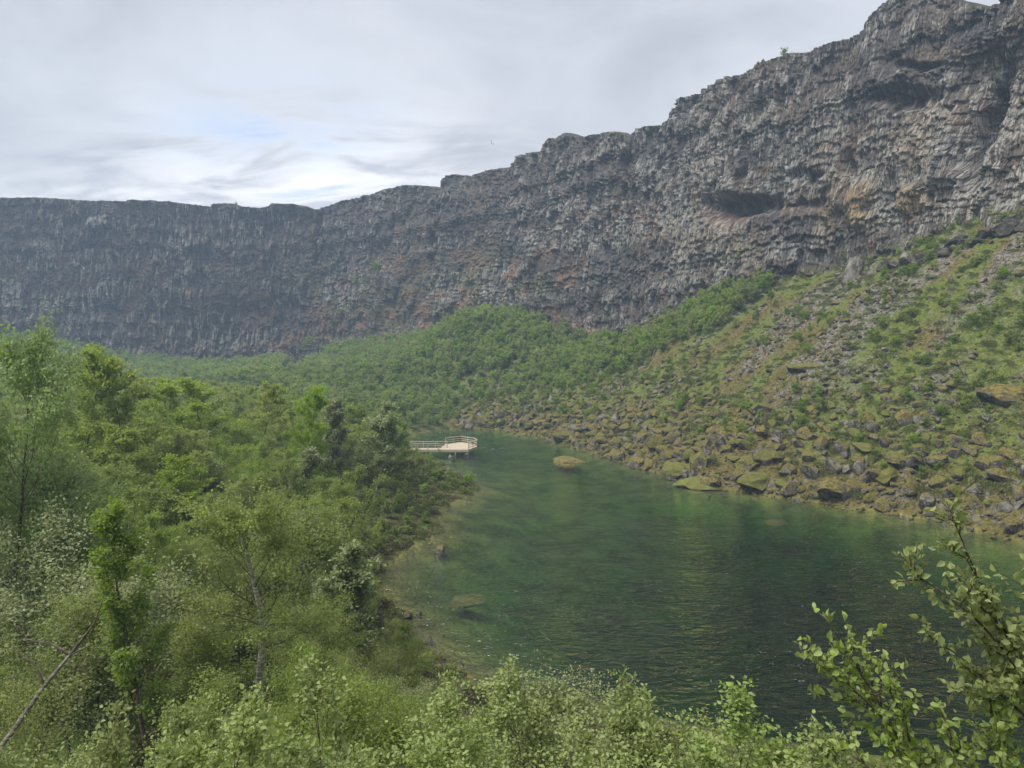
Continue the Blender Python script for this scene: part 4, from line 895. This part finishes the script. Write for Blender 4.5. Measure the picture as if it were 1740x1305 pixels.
near_birch('birch_tree', 'close birch boughs with round leaves rising from the bottom right corner', [
    ([(1620, 1500, 3.3), (1560, 1320, 3.3), (1500, 1200, 3.3), (1440, 1110, 3.3), (1395, 1030, 3.3)], .010),
    ([(1520, 1240, 3.3), (1450, 1170, 3.3), (1370, 1095, 3.3)], .006),
    ([(1600, 1440, 3.2), (1560, 1330, 3.2), (1540, 1230, 3.2), (1500, 1150, 3.2)], .007),
    ([(1650, 1500, 3.1), (1640, 1350, 3.1), (1620, 1250, 3.1), (1590, 1190, 3.1)], .008),
    ([(1600, 1500, 3.1), (1540, 1380, 3.1), (1470, 1290, 3.1), (1400, 1260, 3.1)], .007),
    ([(1700, 1500, 3.0), (1720, 1340, 3.0), (1700, 1220, 3.0), (1660, 1160, 3.0)], .008),
    ([(1740, 1500, 2.9), (1760, 1380, 2.9), (1760, 1270, 2.9)], .007)], 402, 0, b2)

# ------------------------------------------------------------------ viewing platform with walkway
def box(b, x0, x1, y0, y1, z0_, z1_):
    vs = [b.verts.new(c) for c in ((x0, y0, z0_), (x1, y0, z0_), (x1, y1, z0_), (x0, y1, z0_), (x0, y0, z1_), (x1, y0, z1_), (x1, y1, z1_), (x0, y1, z1_))]
    for f in ((0, 3, 2, 1), (4, 5, 6, 7), (0, 1, 5, 4), (1, 2, 6, 5), (2, 3, 7, 6), (3, 0, 4, 7)): b.faces.new([vs[i] for i in f])
def beam(b, p, q, w_, h_):
    p = np.array(p, float); q = np.array(q, float); t_ = unit(q - p); s_ = unit(np.cross(t_, (0, 0, 1))) if abs(t_[2]) < .9 else np.array([1., 0, 0]); u_ = np.cross(s_, t_)
    vs = [b.verts.new(tuple(c + s_ * w_ * i / 2 + u_ * h_ * j / 2)) for c in (p, q) for i, j in ((-1, -1), (1, -1), (1, 1), (-1, 1))]
    for f in ((0, 1, 2, 3), (7, 6, 5, 4), (0, 4, 5, 1), (1, 5, 6, 2), (2, 6, 7, 3), (3, 7, 4, 0)): b.faces.new([vs[i] for i in f])
def bm_obj(name, b, m_, parent, kind=None, label=None):
    bmesh.ops.recalc_face_normals(b, faces=b.faces)
    me = bpy.data.meshes.new(name); b.to_mesh(me); b.free(); me.materials.append(m_); return link(name, me, parent, kind=kind, label=label)
DZ = .80
A = ptz(745, 764, DZ); B = ptz(796, 764, DZ); C = ptz(811, 758.5, DZ); D = ptz(807, 753.2, DZ); E = ptz(783, 751.0, DZ); G = ptz(757, 754.5, DZ)
for q in (C, D): q[1] = min(q[1], 118)
E[1] = min(E[1], 121)
pf = link('viewing_platform', None, None, (0, 0, 0), 'pale new timber viewing platform and walkway at the far left of the lake', 'platform')
poly = [tuple(q[:2]) for q in (A, B, C, D, E, G)]
b = bmesh.new(); yv = min(q[1] for q in poly)
while yv < max(q[1] for q in poly):
    ym = yv + .065; xs = []
    for (x0, y0), (x1, y1) in zip(poly, poly[1:] + poly[:1]):
        if (y0 > ym) != (y1 > ym): xs.append(x0 + (x1 - x0) * (ym - y0) / (y1 - y0))
    if len(xs) >= 2: box(b, min(xs), max(xs), yv, yv + .125, DZ - .04, DZ)
    yv += .135
bm_obj('deck_boards', b, m_wood, pf, 'stuff')
for p_, q_ in zip(poly, poly[1:] + poly[:1]):
    b = bmesh.new(); beam(b, (*p_, DZ - .19), (*q_, DZ - .19), .05, .38); bm_obj('fascia_board', b, m_wood, pf)
def railing(pl, n_each, ht=1.0):
    for (p_, q_), n_ in zip(zip(pl, pl[1:]), n_each):
        p_ = np.array(p_, float); q_ = np.array(q_, float)
        for hz_ in (ht, ht * .62, ht * .30):
            b = bmesh.new(); beam(b, (*p_, DZ + hz_), (*q_, DZ + hz_), .12 if hz_ == ht else .05, .10); bm_obj('rail', b, m_wood, pf)
        for k in range(n_ + 1):
            c = p_ + (q_ - p_) * k / n_; b = bmesh.new(); box(b, c[0] - .055, c[0] + .055, c[1] - .055, c[1] + .055, DZ - .3, DZ + ht - .05); bm_obj('post', b, m_wood, pf)
railing([poly[1], poly[2], poly[3], poly[4], poly[5]], [2, 2, 2, 2])
for (x_, y_) in [((A[0] + B[0]) / 2 + .3, A[1] + .1), (B[0] - .1, B[1] + .3), (E[0], E[1] - .5), (D[0] - .3, D[1] - .3)]:
    b = bmesh.new(); box(b, x_ - .09, x_ + .09, y_ - .09, y_ + .09, -1.8, DZ - .3); bm_obj('support_post', b, m_wood, pf)
xa, xb_ = A[0], A[0] - 6.5; ya0, ya1 = A[1] - .2, A[1] + 2.3
b = bmesh.new(); xv = xb_
while xv < xa: box(b, xv, xv + .125, ya0, ya1, DZ - .04, DZ); xv += .135
bm_obj('walkway_boards', b, m_wood, pf, 'stuff')
for yy_ in (ya0, ya1):
    b = bmesh.new(); beam(b, (xb_, yy_, DZ - .2), (xa, yy_, DZ - .2), .05, .26); bm_obj('fascia_board', b, m_wood, pf)
    railing([(xb_, yy_), (xa - (0 if yy_ == ya0 else -1.2), yy_)], [4])

# ------------------------------------------------------------------ bird
P = pt(836, 244, 120)
bv = [(0, -.28, 0), (.05, 0, .05), (-.05, 0, .05), (0, .30, 0), (0, 0, -.05), (.55, .05, .30), (.25, -.08, .12), (.25, .15, .12), (-.55, .05, .35), (-.25, -.08, .12), (-.25, .15, .12)]
bf = [(0, 1, 4), (0, 4, 2), (0, 2, 1), (3, 4, 1), (3, 2, 4), (3, 1, 2), (1, 6, 7), (6, 5, 7), (2, 10, 9), (9, 10, 8)]
bme = bpy.data.meshes.new('bird'); bme.from_pydata(bv, [], bf); bme.materials.append(m_bird)
bo = link('bird', bme, None, tuple(P), 'tiny dark bird flying in the sky above the cliff rim', 'bird'); bo.rotation_euler = (.3, .6, .7)

# ------------------------------------------------------------------ haze
b = bmesh.new(); box(b, -620, 460, -210, 620, -10.8, 98); hz = bm_obj('haze', b, m_haze, None, 'stuff', 'thin blue mountain haze')

# ------------------------------------------------------------------ labels: single out the outermost and largest of look-alikes
from collections import defaultdict
for o in COL.objects:
    lb = o.get('label') if o.parent is None else None
    for cut in (' in the left woodland', ' on the near left slope', ' on the left shore', ' in the thicket', ' on the slope', ' along the bottom edge', ' above the shore,', ' middling'):
        if lb and len(lb.split()) > 16: lb = lb.replace(cut, '')
    if lb and lb != o['label']: o['label'] = lb
cls = defaultdict(list)
for o in COL.objects:
    if o.parent is None and o.get('group') and o.get('label'): cls[o['label']].append(o)
for lab, os_ in cls.items():
    if len(os_) < 2: continue
    pr_ = {o.name: proj(o.location.x, o.location.y, o.location.z)[0] for o in os_}
    srt = sorted(os_, key=lambda o: pr_[o.name]); far = sorted(os_[:], key=lambda o: o.location.y)
    done = set()
    for o, wd in ((srt[0], 'leftmost'), (srt[-1], 'rightmost'), (far[-1], 'farthest'), (far[0], 'nearest')):
        if o.name in done or len(lab.split()) > 15: continue
        o['label'] = wd + ' ' + lab; done.add(o.name)
